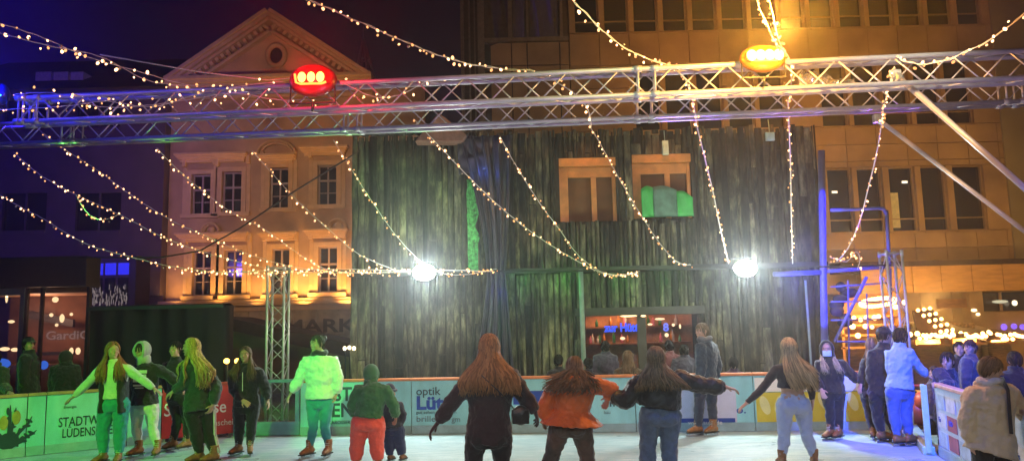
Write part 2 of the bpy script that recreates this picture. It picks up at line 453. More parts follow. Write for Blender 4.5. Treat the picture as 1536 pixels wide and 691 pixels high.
    if hood == 'up' or (isinstance(hood, tuple) and hood[0] == 'up'):
        mt = hood[1] if isinstance(hood, tuple) else top[1]
        hb = MB(); b = []
        nu, nv = 24, 14
        def fn(u, v):
            az = R(48 + (360-96)*u); el = R(-62 + 152*v)
            op = 1.0
            d = hf*math.cos(az)*math.cos(el) + hs*math.sin(az)*math.cos(el) + hu*math.sin(el)
            rr_ = (.118 + .02*max(0, -math.cos(az)))*hk
            return hc + hu*.005*hk + Vector(hs*(d.dot(hs)*.108*hk) + hf*(d.dot(hf)*.128*hk) + hu*(d.dot(hu)*.135*hk))
        hb.sheet(fn, nu, nv)
        ring = []
        for i in range(24):
            a = 2*math.pi*i/24
            ring.append(hc + hf*.072*hk + hs*math.sin(a)*.088*hk + hu*(math.cos(a)*.118*hk - .005*hk) - hf*.025*hk*abs(math.cos(a)))
        hb.tube(ring, .022*hk, 8, closed=True)
        hb.tube([nk - Vector((0, 0, .03)), nk + (hc-nk)*.35, nk + (hc-nk)*.6 - hf*.03], [(.10*k, .09*k), (.10*k, .095*k), (.085*k, .09*k)], 16, side=sd)
        o = part('hood', hb, mt, root, True)
        sm = o.modifiers.new('s', 'SOLIDIFY'); sm.thickness = .012
    if cap:
        cb = MB()
        if cap[0] == 'beanie':
            cb.sheet(lambda u, v: hc + hs*(math.sin(2*math.pi*u)*math.cos(R(5+85*v))*.088*hk) + hf*(math.cos(2*math.pi*u)*math.cos(R(5+85*v))*.108*hk) + hu*(math.sin(R(5+85*v))*.125*hk + .012*hk) , 24, 8)
            ring = [hc + hs*math.sin(a)*.090*hk + hf*math.cos(a)*.110*hk + hu*.03*hk for a in [2*math.pi*i/24 for i in range(24)]]
            cb.tube(ring, [(.022*hk)]*24, 8, closed=True)
        else:
            cb.sheet(lambda u, v: hc + hs*(math.sin(2*math.pi*u)*math.cos(R(90*v))*.087*hk) + hf*(math.cos(2*math.pi*u)*math.cos(R(90*v))*.107*hk) + hu*(math.sin(R(90*v))*.085*hk + .038*hk), 24, 8)
            cb.tube([hc + hf*.09*hk + hu*.045*hk, hc + hf*.15*hk + hu*.040*hk, hc + hf*.175*hk + hu*.034*hk], [(.075*hk, .006), (.062*hk, .005), (.03*hk, .004)], 12, side=hs)
        o = part('cap', cb, cap[1], root, True)
        o.modifiers.new('s', 'SOLIDIFY').thickness = .006
    if mask:
        kb = MB()
        kb.sheet(lambda u, v: hc + hf*(.060 + .054*math.cos(R(-75+150*u))*(1-.25*abs(v-.5)) )*hk + hs*(math.sin(R(-75+150*u))*.068*hk) + hu*(-.105 + .085*v)*hk, 12, 8)
        o = part('face_mask', kb, mask, root, True); o.modifiers.new('s', 'SOLIDIFY').thickness = .004
    if scarf:
        kb = MB()
        ring = [nk + (hc-nk)*.22 + sd*math.sin(a)*.085*k + fwd*math.cos(a)*.085*k + Vector((0, 0, .012*math.cos(3*a))) for a in [2*math.pi*i/20 for i in range(20)]]
        kb.tube(ring, .038*k, 10, closed=True)
        link('scarf', remeshed(kb, .01, .02, .05, 1), scarf)
    if gloves:
        for S in 'LR':
            mb = MB()
            w = P['wr'+S]; hd = (P['ha'+S] - w) if ('ha'+S) in P else (w - P['el'+S])
            pn = (pel - w); pn.z = -.1
            hand(mb, w, hd, pn, k*1.12, curl, 1 if S == 'L' else -1, fwd=fwd)
            link('glove', remeshed(mb, .007, 0, .05, 1), gloves)
    if extra: extra(root, P, dict(hc=hc, nk=nk, pel=pel, shmid=shmid, fwd=fwd, sd=sd, sax=sax, k=k, hf=hf, hs=hs, hu=hu))
    return root

def make_hair(root, hc, hs, hf, hu, hk, nk, shmid, fwd, sd, sax, k, g, col=None, length=.4, n=260, wave=.01, spread=1.0, drift=(0, 0, 0), front=.5, rad=.0085, part_side=0, fly=0, bun=False, down=None, side=0):
    hb = MB(); drift = Vector(drift)
    Z = Vector((0, 0, 1)); dn = (Vector(down).normalized() if down else -Z)
    def surf(az, el, m=1.0):
        a, e = R(az), R(el)
        return hc + hu*.010*hk - hf*.006*hk + hs*(math.sin(a)*math.cos(e)*.083*hk*m) + hf*(math.cos(a)*math.cos(e)*.104*hk*m) + hu*(math.sin(e)*.112*hk*m)
    def hairline(az):
        z = abs(((az+180) % 360)-180)
        return 42 if z < 35 else (42 - (z-35)*1.1 if z < 75 else max(-34, (-2 if length < .2 else -18) - (z-75)*.9))
    # scalp cap
    nu, nv = 30, 9
    hb.sheet(lambda u, v: surf(360*u, lerp(hairline(360*u), 90, v), .955 + .02*math.sin(40*u+9*v)), nu, nv)
    if length > .2: n = int(n*1.35); rad *= .82; fly = fly or .012
    for i in range(n):
        az = ru(-180, 180); hl = hairline(az); el = hl + (88-hl)*(rnd()**1.15)
        sg = 1 if az > part_side else -1
        L = length*(ru(.62, 1.0) if rnd() < .5 else ru(.88, 1.06)) * hk
        za = abs(az)
        if length < .12:
            pts = []; e = el; a = az
            for j in range(4):
                pts.append(surf(a + j*3*sg, e - j*L*260, 1.02 + .03*math.sin(j*.8) + fly*j*.05)); 
            hb.tube(pts, [rad*.8, rad, rad*.8, rad*.3], 4, cap=True); continue
        az2 = sg*max(za, ru(72, 105)) if za < 100 else az
        pts = [surf(az, el, .98)]
        steps = 4; lo = -22
        for j in range(1, steps+1):
            t = j/steps
            pts.append(surf(lerp(az, az2, min(1, t*1.3)), lerp(el, lo, t**1.2), 1.01 + .09*rnd()*min(1, t*1.5)))
        used = sum((pts[j+1]-pts[j]).length for j in range(len(pts)-1))
        fallL = max(.04, L - max(0, used-.12*hk))
        p0 = pts[-1]; za2 = abs(az2)
        isfront = za2 < 118 and rnd() < front
        xs = (p0 - hc).dot(sd); sgx = 1 if xs > 0 else -1
        if isfront: tgt_x = sgx*ru(.05, .135)*spread; tgt_y = (.120*k + g)*ru(.95, 1.2)
        else:
            tgt_x = max(-.135*spread, min(.135*spread, xs*1.5*spread + ru(-.02, .02))); tgt_y = -(.120*k + g)*ru(.95, 1.2)
        if rnd() < side and za2 < 140: tgt_x = sgx*(.165*k + g*1.1)*ru(.95, 1.15); tgt_y = ru(-.12, .06)
        fl = fly*ru(-1, 1); ph = ru(0, 6.3); ph2 = ru(0, 6.3); nseg = 7
        d0 = Vector((0, 0, 0)) 
        for j in range(1, nseg+1):
            t = j/nseg; dist = fallL*t
            w = min(1, dist/.27); w = w*w*(3-2*w)
            cur = (p0 - hc); x = lerp(cur.dot(sd), tgt_x + (shmid-hc).dot(sd)*min(1, dist/.3), w); y = lerp(cur.dot(fwd), tgt_y + (shmid-hc).dot(fwd)*min(1, dist/.3), w)
            base = hc + sd*x + fwd*y + Z*(cur.z)
            p = base + dn*dist + drift*(t*t)
            p += sd*(wave*math.sin(ph + dist*34)*t**.5) + fwd*(wave*.6*math.sin(ph2 + dist*30)) + sd*(fl*t*1.6)
            pts.append(p)
        m_ = len(pts)
        hb.tube(pts, [(rad*1.25*hk, rad*.7*hk) if q < m_-3 else (rad*(m_-q)/3.2*hk, rad*.6*(m_-q)/3.2*hk) for q in range(m_)], 5)
    if bun: hb.ell(hc - hf*.11*hk + hu*.07*hk, (.05*hk, .05*hk, .05*hk))
    part('hair', hb, hairmat(*col), root, True)
# ------------------------------------------------------------------ world
w = bpy.data.worlds.new('World'); scene.world = w; w.use_nodes = True
nt = w.node_tree; N = nt.nodes; L = nt.links; bg = N['Background']
tc = N.new('ShaderNodeTexCoord'); sx = N.new('ShaderNodeSeparateXYZ'); L.new(tc.outputs['Generated'], sx.inputs[0])
mr = N.new('ShaderNodeMapRange'); mr.inputs[1].default_value = -.60; mr.inputs[2].default_value = -.2
L.new(sx.outputs['X'], mr.inputs[0])
cr = N.new('ShaderNodeValToRGB'); cr.color_ramp.elements[0].color = (.006, .001, .11, 1); cr.color_ramp.elements[1].color = (.0040, .0010, .0045, 1); em = cr.color_ramp.elements.new(.42); em.color = (.0035, .001, .016, 1)  # blue lamp's glow is painted into the left end of the sky
L.new(mr.outputs[0], cr.inputs[0]); L.new(cr.outputs[0], bg.inputs[0]); bg.inputs[1].default_value = 1.0

def lamp(name, kind, loc, energy, col, target=None, size=.2, spot=60, blend=.5, parent=None):
    ld = bpy.data.lights.new(name, kind); ld.energy = energy; ld.color = col
    if kind == 'SPOT': ld.spot_size = R(spot); ld.spot_blend = blend; ld.shadow_soft_size = size
    elif kind == 'AREA': ld.size = size; ld.shape = 'DISK'
    else: ld.shadow_soft_size = size
    o = bpy.data.objects.new(name, ld); COL.objects.link(o); o.location = loc
    if target is not None:
        o.rotation_euler = (Vector(target) - Vector(loc)).to_track_quat('-Z', 'Y').to_euler()
    return o

# ------------------------------------------------------------------ ground and ice
def ice_mat():
    mt, nt, b = nodes('rink_ice'); N = nt.nodes; L = nt.links
    tc = N.new('ShaderNodeTexCoord')
    n1 = N.new('ShaderNodeTexNoise'); n1.inputs['Scale'].default_value = .9; n1.inputs['Detail'].default_value = 8
    L.new(tc.outputs['Object'], n1.inputs[0])
    cr = N.new('ShaderNodeValToRGB'); e = cr.color_ramp.elements
    e[0].color = (.30, .48, .56, 1); e[1].color = (.46, .64, .71, 1); e[0].position = .3; e[1].position = .7
    L.new(n1.outputs[0], cr.inputs[0])
    # skate scratches: stretched, warped noise in two directions
    outs = []
    for rz, sc in ((20, 5), (-35, 6), (80, 4)):
        mp = N.new('ShaderNodeMapping'); mp.inputs['Rotation'].default_value = (0, 0, R(rz)); mp.inputs['Scale'].default_value = (.35, 9, 1)
        L.new(tc.outputs['Object'], mp.inputs[0])
        n2 = N.new('ShaderNodeTexNoise'); n2.inputs['Scale'].default_value = sc; n2.inputs['Detail'].default_value = 4; n2.inputs['Distortion'].default_value = .6
        L.new(mp.outputs[0], n2.inputs[0]); outs.append(n2)
    ad = N.new('ShaderNodeMath'); L.new(outs[0].outputs[0], ad.inputs[0]); L.new(outs[1].outputs[0], ad.inputs[1])
    a2 = N.new('ShaderNodeMath'); L.new(ad.outputs[0], a2.inputs[0]); L.new(outs[2].outputs[0], a2.inputs[1])
    sm = N.new('ShaderNodeMapRange'); sm.inputs[1].default_value = 1.54; sm.inputs[2].default_value = 1.74; L.new(a2.outputs[0], sm.inputs[0])
    n4 = N.new('ShaderNodeTexNoise'); n4.inputs['Scale'].default_value = 2.6; n4.inputs['Detail'].default_value = 9; n4.inputs['Distortion'].default_value = 1.2; L.new(tc.outputs['Object'], n4.inputs[0])
    s4 = N.new('ShaderNodeMapRange'); s4.inputs[1].default_value = .50; s4.inputs[2].default_value = .72; s4.inputs[4].default_value = .55; L.new(n4.outputs[0], s4.inputs[0])
    mxx = N.new('ShaderNodeMath'); mxx.operation = 'MAXIMUM'; L.new(sm.outputs[0], mxx.inputs[0]); L.new(s4.outputs[0], mxx.inputs[1])
    mc = N.new('ShaderNodeMix'); mc.data_type = 'RGBA'; L.new(mxx.outputs[0], mc.inputs[0]); L.new(cr.outputs[0], mc.inputs[6]); mc.inputs[7].default_value = (.72, .82, .86, 1)
    L.new(mc.outputs[2], b.inputs['Base Color'])
    bp = N.new('ShaderNodeBump'); bp.inputs['Strength'].default_value = .6; bp.inputs['Distance'].default_value = .02
    L.new(a2.outputs[0], bp.inputs['Height']); L.new(bp.outputs[0], b.inputs['Normal'])
    rr = N.new('ShaderNodeMapRange'); rr.inputs[1].default_value = .3; rr.inputs[2].default_value = .7; rr.inputs[3].default_value = .22; rr.inputs[4].default_value = .5
    L.new(n1.outputs[0], rr.inputs[0]); L.new(rr.outputs[0], b.inputs['Roughness'])
    return mt
# rink outline (ground line of the boards), seen left to right
def bd(px, D): v = at(px, 600, D); return Vector((v.x, v.y, 0))
BL0, BL1 = bd(-60, 10.65), bd(352, 12.85)
BC = [bd(352, 12.85), bd(450, 12.8), bd(498, 12.75), bd(617, 12.65), bd(767, 12.5), bd(953, 12.3), bd(1131, 12.1), bd(1347, 11.85)]
BR = [Vector((at(1402, 600, 9.6).x, 9.6, 0)), Vector((at(1452, 600, 8.3).x, 8.3, 0)), Vector((at(1560, 600, 6.3).x, 6.3, 0)), Vector((at(1680, 600, 4.6).x, 4.6, 0))]
g = MB(); g.sheet(lambda u, v: (-90+180*u, -20+170*v, -.03), 8, 8)
PAVE = mat('paving_asphalt', (.07, .06, .055), .7, var=.4, scale=3, bump=.4, bscale=30)
struct('ground', g, PAVE)
ic = MB(); corner = Vector((BC[-1].x+.75, 11.0, 0))
ic.prism([Vector((-9, -2, -.022)), Vector((9, -2, -.022)), Vector((9.0, 4, -.022)), Vector((BR[0].x+.3, 9.6, -.022)), Vector((BC[-1].x+.7, 11.85, -.022)), BC[0]+Vector((0, .15, -.022)), Vector((-9.2, 10.0, -.022))][::1], (0, 0, .022))
struct('ice_rink', ic, ice_mat())

# ------------------------------------------------------------------ rink boards
BW = mat('board_white', (.30, .66, .76), .35, var=.16, scale=5, bump=.06, stretch=(1, 1, .35))  # cyan light on the white boards is put into their colour
RAIL = mat('board_rail_orange', (.62, .20, .07), .5, var=.15)
RAILB = mat('board_rail_wood', (.50, .27, .13), .6, var=.2)
KICK = mat('board_kick', (.30, .45, .52), .5, var=.15)
REDB = mat('board_red', (.55, .03, .035), .45, var=.1)
DKTXT = mat('ad_dark_teal', (.02, .05, .08), .5, var=.05)
BLUTXT = mat('ad_blue', (.01, .05, .35), .5, var=.05)
GRYTXT = mat('ad_grey', (.12, .17, .2), .5, var=.05)
WHTXT = mat('ad_white', (.85, .85, .85), .5, var=.03)
YEL = mat('ad_yellow', (.62, .50, .03), .5, var=.1, scale=4)
YEL2 = mat('ad_pale_yellow', (.72, .68, .30), .5, var=.1, scale=4)
HB = .87
def board(p0, p1, label, face=BW, rail=RAIL, group='panels of the rink boards', kick=True):
    """panel from p0 to p1 (left to right as seen from the ice)"""
    xd = (p1-p0).normalized(); n = xd.cross(Vector((0, 0, 1)))  # towards the ice
    L_ = (p1-p0).length; mid = (p0+p1)/2; Z = Vector((0, 0, 1))
    t = thing('rink_board', label, 'rink board', tuple(mid), group)
    b = MB(); b.box(mid - n*.03 + Z*(HB/2+.02), (L_-.012, .05, HB-.08), xd, n, Z)
    part('panel', b, face, t, bevel=.004)
    b = MB(); b.box(mid - n*.03 + Z*(HB-.005), (L_-.004, .10, .045), xd, n, Z); part('rail', b, rail, t, bevel=.01)
    if kick:
        b = MB(); b.box(mid + n*.004 + Z*.07, (L_-.01, .012, .13), xd, n, Z); part('kick_plate', b, KICK, t, bevel=.003)
    b = MB()
    for q in (-.5, 0, .5):
        c = mid + xd*q*(L_-.1) - n*.10
        b.box(c + Z*.4, (.05, .06, .8), xd, n, Z); b.box(c - n*.2 + Z*.03, (.05, .45, .05), xd, n, Z)
    part('support_frame', b, STEEL, t)
    return t, xd, n
STEEL = mat('galvanised_steel', (.42, .44, .46), .45, .8, var=.2, scale=12)
def onb(p0, p1, px, z):  # point on the board face below photo x = px at height z
    d = at(px, 600, 10) - CAM; d.z = 0; e = p1 - p0
    # solve CAM + a d = p0 + b e (xy)
    det = d.x*(-e.y) - d.y*(-e.x); rx, ry = p0.x-CAM.x, p0.y-CAM.y
    bb = (d.x*ry - d.y*rx)/det * 1.0
    a = (rx*(-e.y) - ry*(-e.x))/det
    p = CAM + d*a; n = e.normalized().cross(Vector((0, 0, 1)))
    return Vector((p.x, p.y, z)) + n*.003
def ztop(p, py, px):  # height of the pixel (px,py) at the ground distance of p
    return at(px, py, p.y).z
def adtext(t, seg, xd, s, px, py_base, hpx, mt, bold=0, sx=1, align='LEFT', name='lettering'):
    p = onb(seg[0], seg[1], px, 0); z = at(px, py_base, p.y).z
    h = hpx/FPX*p.y
    p.z = z
    return text(name, s, p, h, mt, t, xd, bold=bold, align=align, sx=sx)
def adquad(t, seg, xd, n, px0, px1, py0, py1, mt, name, out=.004, th=.003):
    a, b_ = onb(seg[0], seg[1], px0, 0), onb(seg[0], seg[1], px1, 0)
    z0, z1 = at(px0, py1, a.y).z, at(px0, py0, a.y).z; mid = (a+b_)/2
    z0 = max(z0, .14); z1 = min(z1, HB-.03)
    q = MB(); q.box(mid + Vector((0, 0, (z0+z1)/2)) + n*out, ((b_-a).length, th, z1-z0), xd, n, Vector((0, 0, 1)))
    return part(name, q, mt, t)

# left boards
LS = [bd(-60, 10.65), bd(42, 11.23), bd(70, 11.38), bd(192, 12.02), bd(243, 12.28), BL1]
def lp(i, j): return (LS[i], LS[j])
t, xd, n = board(LS[0], LS[1], 'white rink board with a dark sprig and two ochre ovals, at the far left', rail=RAILB)
sg = MB()
cpt = onb(LS[0], LS[1], 16, 0)
def LP_(dx, z): return cpt + xd*dx + Vector((0, 0, z)) + n*.004
for dx, zt_ in ((-.30, .62), (-.20, .40), (.0, .74), (.06, .70), (.24, .56), (.30, .36), (-.34, .30), (.17, .24)):
    pts = [LP_(0, .14), LP_(dx*.45, .14 + (zt_-.14)*.45), LP_(dx, .14 + (zt_-.14)*.8), LP_(dx*1.15, zt_)]
    sg.tube(pts, [(.035, .002), (.022, .002), (.016, .002), (.004, .002)], 8, side=xd)
    for j in range(4):
        t_ = .35 + j*.17; an = ru(0, 3.1); c_ = LP_(dx*t_*1.1 + ru(-.03, .03), .14 + (zt_-.14)*t_)
        X = xd*math.cos(an) + Vector((0, 0, 1))*math.sin(an); Z_v = -xd*math.sin(an) + Vector((0, 0, 1))*math.cos(an)
        sg.ell(c_, (.055, .003, .020), X, n, Z_v, 8, 6)
sg.ell(LP_(0, .26), (.13, .003, .10), xd, n, Vector((0, 0, 1)), 12, 8)
part('printed_sprig', sg, DKTXT, t)
ov = MB()
for dx in (-.07, .08): ov.ell(LP_(dx, .56 if dx > 0 else .50), (.055, .006, .10), xd, n, Vector((0, 0, 1)), 16, 8)
part('printed_ovals', ov, mat('ad_ochre', (.45, .35, .08), .5), t)
t, xd, n = board(LS[1], LS[2], 'narrow plain white rink board left of the utility company advert', rail=RAILB)
t, xd, n = board(LS[2], LS[3], 'white rink board lettered STADTWERKE in dark capitals', rail=RAILB)
sgm = (LS[2], LS[3])
adtext(t, sgm, xd, 'STADTWERKE', 89, 640, 14, DKTXT, .008, .66)
adtext(t, sgm, xd, 'LÜDENSCHEID', 95, 656, 13, DKTXT, .008, .66)
adtext(t, sgm, xd, 'Ihre Energie vor Ort', 98, 671, 5, GRYTXT, 0, 1.0)
adtext(t, sgm, xd, 'Energie', 96, 612, 4, GRYTXT, 0, 1.0)
t, xd, n = board(LS[3], LS[4], 'white rink board between the utility advert and the red board', rail=RAILB)
t, xd, n = board(LS[4], LS[5], 'red rink board with white lettering behind the skaters', face=REDB, rail=mat('rail_red', (.5, .05, .05), .5), kick=False)
sgm = (LS[4], LS[5])
adtext(t, sgm, xd, 'Sparkasse', 246, 624, 19, WHTXT, .012, .85)
adtext(t, sgm, xd, 'Lüdenscheid', 297, 640, 9, WHTXT, .002, .9)
# back boards
GATE = mat('gate_blue', (.13, .30, .36), .5, var=.15)
GLS = glass('gate_glass', (.86, .92, .9), .10)
def gate(p0, p1, label):
    xd = (p1-p0).normalized(); n = xd.cross(Vector((0, 0, 1))); L_ = (p1-p0).length; mid = (p0+p1)/2; Z = Vector((0, 0, 1))
    t = thing('rink_gate', label, 'rink gate', tuple(mid))
    b = MB(); b.box(mid + Z*.12, (L_, .08, .22), xd, n, Z); part('threshold', b, GATE, t, bevel=.01)
    b = MB()
    for q in (-1, 1): b.box(mid + xd*q*(L_/2-.04) + Z*.55, (.06, .07, .64), xd, n, Z)
    b.box(mid + Z*.88, (L_, .07, .05), xd, n, Z); part('gate_frame', b, GATE, t, bevel=.006)
    b = MB(); b.box(mid + Z*.55, (L_-.12, .012, .6), xd, n, Z); part('glazing', b, GLS, t)
gate(BC[0], BC[1], 'glazed rink gate with a blue threshold below the left truss tower')
t, xd, n = board(BC[1], BC[2], 'short plain rink board behind the girl in the white jacket', rail=RAIL)
t, xd, n = board(BC[2], BC[3], 'pale rink board with big dark capitals, half hidden by the child in green')
s_ = (BC[2], BC[3])
adtext(t, s_, xd, 'BEST', 528, 600, 20, DKTXT, .03, .95, 'RIGHT'); adtext(t, s_, xd, 'ENEN', 531, 624, 20, DKTXT, .03, .95, 'RIGHT')
adtext(t, s_, xd, '& KAROSSERIE', 531, 635, 5, DKTXT, 0, 1, 'RIGHT')
t, xd, n = board(BC[3], BC[4], 'pale rink board of an optician reading optik over a blue name')
s_ = (BC[3], BC[4])
adtext(t, s_, xd, 'optik', 624, 592, 12, DKTXT, .008, 1.05); adtext(t, s_, xd, 'Lütt', 624, 613, 19, BLUTXT, .05, 1.15)
adtext(t, s_, xd, 'gut sehen und hören', 624, 620, 4.5, DKTXT, 0, 1.15); adtext(t, s_, xd, 'brillen', 624, 632, 9, GRYTXT, 0, 1.15)
adtext(t, s_, xd, 'gm', 677, 632, 8, GRYTXT, 0, 1.0)
t, xd, n = board(BC[4], BC[5], 'pale rink board with a dark blue band behind the orange jacket')
s_ = (BC[4], BC[5])
adquad(t, s_, xd, n, 770, 850, 586, 606, BLUTXT, 'printed_band')
adtext(t, s_, xd, 'simkus', 903, 609, 10, DKTXT, .02, 1.25)
adtext(t, s_, xd, 'bau', 905, 620, 5, GRYTXT, 0, 1)
t, xd, n = board(BC[5], BC[6], 'white rink board with blue lettering behind the man in the denim jacket')
s_ = (BC[5], BC[6])
LAV = mat('ad_lavender', (.60, .62, .85), .4, var=.06)
adquad(t, s_, xd, n, 1018, 1104, 582, 641, LAV, 'printed_field', .002, .003)
adtext(t, s_, xd, 'Lüdenscheid', 1030, 601, 7, BLUTXT, 0, 1.0); adtext(t, s_, xd, 'mohnn-auto.', 1015, 620, 11, BLUTXT, .015, 1.25)
adquad(t, s_, xd, n, 1018, 1101, 627, 639, BLUTXT, 'printed_band', .005)
adtext(t, s_, xd, 'www.auto.de', 1030, 636, 6, WHTXT, 0, 1.1).location.y -= .006
t, xd, n = board(BC[6], BC[7], 'rink board of a cafe with a yellow picture strip of coffee beans')
s_ = (BC[6], BC[7])
adquad(t, s_, xd, n, 1133, 1340, 566, 587, WHTXT, 'printed_field', .002)
adtext(t, s_, xd, 'CAFE BAR & SNACKS · BISTRO', 1148, 584, 10, mat('ad_black', (.01, .01, .012), .5), .03, 1.1)
adquad(t, s_, xd, n, 1134, 1341, 588, 638, YEL, 'printed_picture', .003)
be = MB()
for i in range(9):
    c = onb(s_[0], s_[1], 1147+i*22, 0) + n*.003; c.z = ru(.38, .48)
    X = (xd*math.cos(.3*(-1)**i) + Vector((0, 0, 1))*math.sin(.3*(-1)**i)); Z = (-xd*math.sin(.3*(-1)**i) + Vector((0, 0, 1))*math.cos(.3*(-1)**i))
    be.ell(c, (.075, .007, .15), X, n, Z, 16, 8)
part('printed_beans', be, YEL2, t)
# right corner gate (open) and right boards
def corner_gate():
    a, b_ = Vector((BC[-1].x+.15, 11.8, 0)), BR[0] + Vector((-.06, .12, 0)); Z = Vector((0, 0, 1))
    t = thing('rink_gate', 'open rink gate with a pale green frame beside the man in the white sweater', 'rink gate', tuple((a+b_)/2))
    fm = mat('gate_pale_green', (.45, .62, .45), .4, var=.1)
    c = MB(); xd = (b_-a).normalized(); n = xd.cross(Z)
    c.box((a+b_)/2 + Z*.05, ((b_-a).length, .14, .10), xd, n, Z); part('threshold', c, fm, t, bevel=.01)
    c = MB(); c.box(b_ + Z*.44 , (.07, .07, .82), xd, n, Z); c.box(b_ + Z*.44 - xd*.16, (.04, .05, .82), xd, n, Z); part('gate_post', c, fm, t, bevel=.008)
    c = MB(); c.box(a + Z*.44, (.07, .07, .82), xd, n, Z); part('gate_post', c, fm, t, bevel=.008)
corner_gate()
RBW = mat('board_bluish_white', (.50, .60, .80), .4, var=.12, scale=5)
for i, lab in enumerate(('white rink board with a small red and white advert at the right gate', 'white rink board behind the skater in the beige coat', 'white rink board nearest the camera at the right edge')):
    t, xd, n = board(BR[i], BR[i+1], lab, rail=mat('rail_pink', (.62, .35, .25), .5), face=RBW)
    e = BR[i+1]-BR[i]; Z = Vector((0, 0, 1))
    for j in range(int(e.length/.42)):
        c = BR[i] + e.normalized()*(.25 + .42*j) + n*.0
        for kz in range(3):
            q = MB(); q.box(c + Z*(.24 + .22*kz) + n*.001, (.36, .004, .17), xd, n, Z)
            part('printed_field', q, [mat('ad_pale_blue', (.42, .55, .72), .4), mat('ad_brick', (.35, .10, .10), .4), mat('ad_dull_white', (.6, .62, .7), .4)][1 if j == 1 and kz < 2 and i == 0 else (j+kz+i) % 2*2], t)
            if kz == 1: text('lettering', ['Eis', 'LÜD', 'Bau', 'Wohnen'][(i+j) % 4], c + Z*(.22 + .22*kz) - xd*.12 + n*.006, .06, BLUTXT, t, xd)
# orange skating aid behind the gate
sa = thing('skating_aid', 'orange plastic seal shaped skating aid behind the right gate', 'skating aid', tuple(at(1375, 640, 12.2).xy)+(0,))
OR = mat('orange_plastic', (.65, .10, .03), .4, var=.1)
c = Vector(sa.location); q = MB()
q.ell(c + Vector((0, 0, .26)), (.24, .3, .25)); q.ell(c + Vector((0, -.24, .42)), (.13, .16, .14)); q.tube([c + Vector((0, .2, .2)), c+Vector((0, .5, .12))], [.14, .05], 10)
part('shell', q, OR, sa, True)
q = MB(); q.tube([c + Vector((-.22, .05, .3)), c + Vector((-.24, .12, .62)), c + Vector((.24, .12, .62)), c + Vector((.22, .05, .3))], .02, 8); part('handle', q, OR, sa, True)
q = MB()
for s2 in (-1, 1): q.box(c + Vector((s2*.16, -.02, .02)), (.04, .7, .04))
part('runner', q, SOLE, sa)

# ------------------------------------------------------------------ trusses
ALU = mat('truss_aluminium', (.52, .50, .56), .42, .35, var=.12, scale=6)
def truss(name, label, a, b, S=.30, chord=.026, step=.36, group=None, endframe=True, splices=(), up=Vector((0, 0, 1)), br=.011, W=None):
    xd = (b-a).normalized(); n = xd.cross(up).normalized(); u = n.cross(xd).normalized()
    t = thing(name, label, 'truss', tuple((a+b)/2 if abs(xd.z) < .5 else a), group)
    offs = [(-1, 1), (1, 1), (1, -1), (-1, -1)]
    P_ = lambda p, o: p + n*o[0]*(W or S)/2 + u*o[1]*S/2
    for o in offs:
        q = MB(); q.tube([P_(a, o), P_(b, o)], chord, 10); part('chord', q, ALU, t, True)
    Ln = (b-a).length; N_ = int(Ln/step)
    for f in range(4):
        o1, o2 = offs[f], offs[(f+1) % 4]
        q = MB()
        for i in range(N_):
            p = a + xd*(Ln*i/N_); r = a + xd*(Ln*(i+1)/N_)
            if (i+f) % 2 == 0: q.tube([P_(p, o1), P_(r, o2)], br, 6)
            else: q.tube([P_(p, o2), P_(r, o1)], br, 6)
        part('bracing', q, ALU, t, True)
    sp = [a, b] if endframe else []
    for s2 in splices: sp += [a + xd*Ln*s2, a + xd*(Ln*s2+.22)]
    for p in sp:
        q = MB()
        for f in range(4): q.tube([P_(p, offs[f]), P_(p, offs[(f+1) % 4])], .016, 8)
        for o in offs: q.tube([P_(p, o)-xd*.05, P_(p, o)+xd*.05], chord*1.35, 10)
        part('splice_frame', q, ALU, t, True)
    return t
nl, nr = at(36, 168, 10.93), at(1640, 96, 9.3)
fl, fr = at(-120, 209, 12.9), at(1660, 132, 10.8)
TG = 'long truss beams over the rink'
truss('truss_beam', 'upper aluminium box truss carrying the red and amber lamps', nl, nr, .35, .033, .34, TG, True, (.005, .612, .955), W=.22)
truss('truss_beam', 'lower and farther aluminium box truss over the rink', fl, fr, .345, .033, .34, TG, True, (.143, .40, .645, .925), W=.22)
towL, towR = at(415, 600, 13.45), at(1354, 600, 13.2); towL.z = towR.z = 0
TT = 'upright truss towers behind the boards'
tl = Vector((towL.x, towL.y, at(415, 403, 13.45).z)); tr_ = Vector((towR.x, towR.y, at(1354, 380, 13.2).z))
truss('truss_tower', 'upright truss tower lit green behind the glazed gate', towL, tl, .29, .022, .27, TT, up=Vector((0, 1, 0)), br=.009)
truss('truss_tower', 'upright truss tower in front of the lit market huts', towR, tr_, .26, .022, .34, TT, up=Vector((0, 1, 0)), br=.009)
# braces
for a, b_, lab in (((1343, 112, 9.7), (1620, 355, 8.6), 'thick aluminium brace pole rising to the upper truss beam'), ((1316, 178, 11.1), (1640, 425, 9.9), 'slimmer aluminium brace pole rising to the lower truss beam')):
    q = MB(); pa, pb = at(*a), at(*b_); r_ = .036 if a[1] < 150 else .030
    t = thing('brace_pole', lab, 'pole', tuple(pb), 'brace poles at the right')
    q.tube([pa, pb], r_, 14); part('pole', q, ALU, t, True)
    q = MB(); d = (pb-pa).normalized(); q.tube([pa - d*.04, pa + d*.10], r_*1.5, 14); q.box(pa, (.12, .10, .12)); part('clamp', q, STEEL, t, bevel=.01)
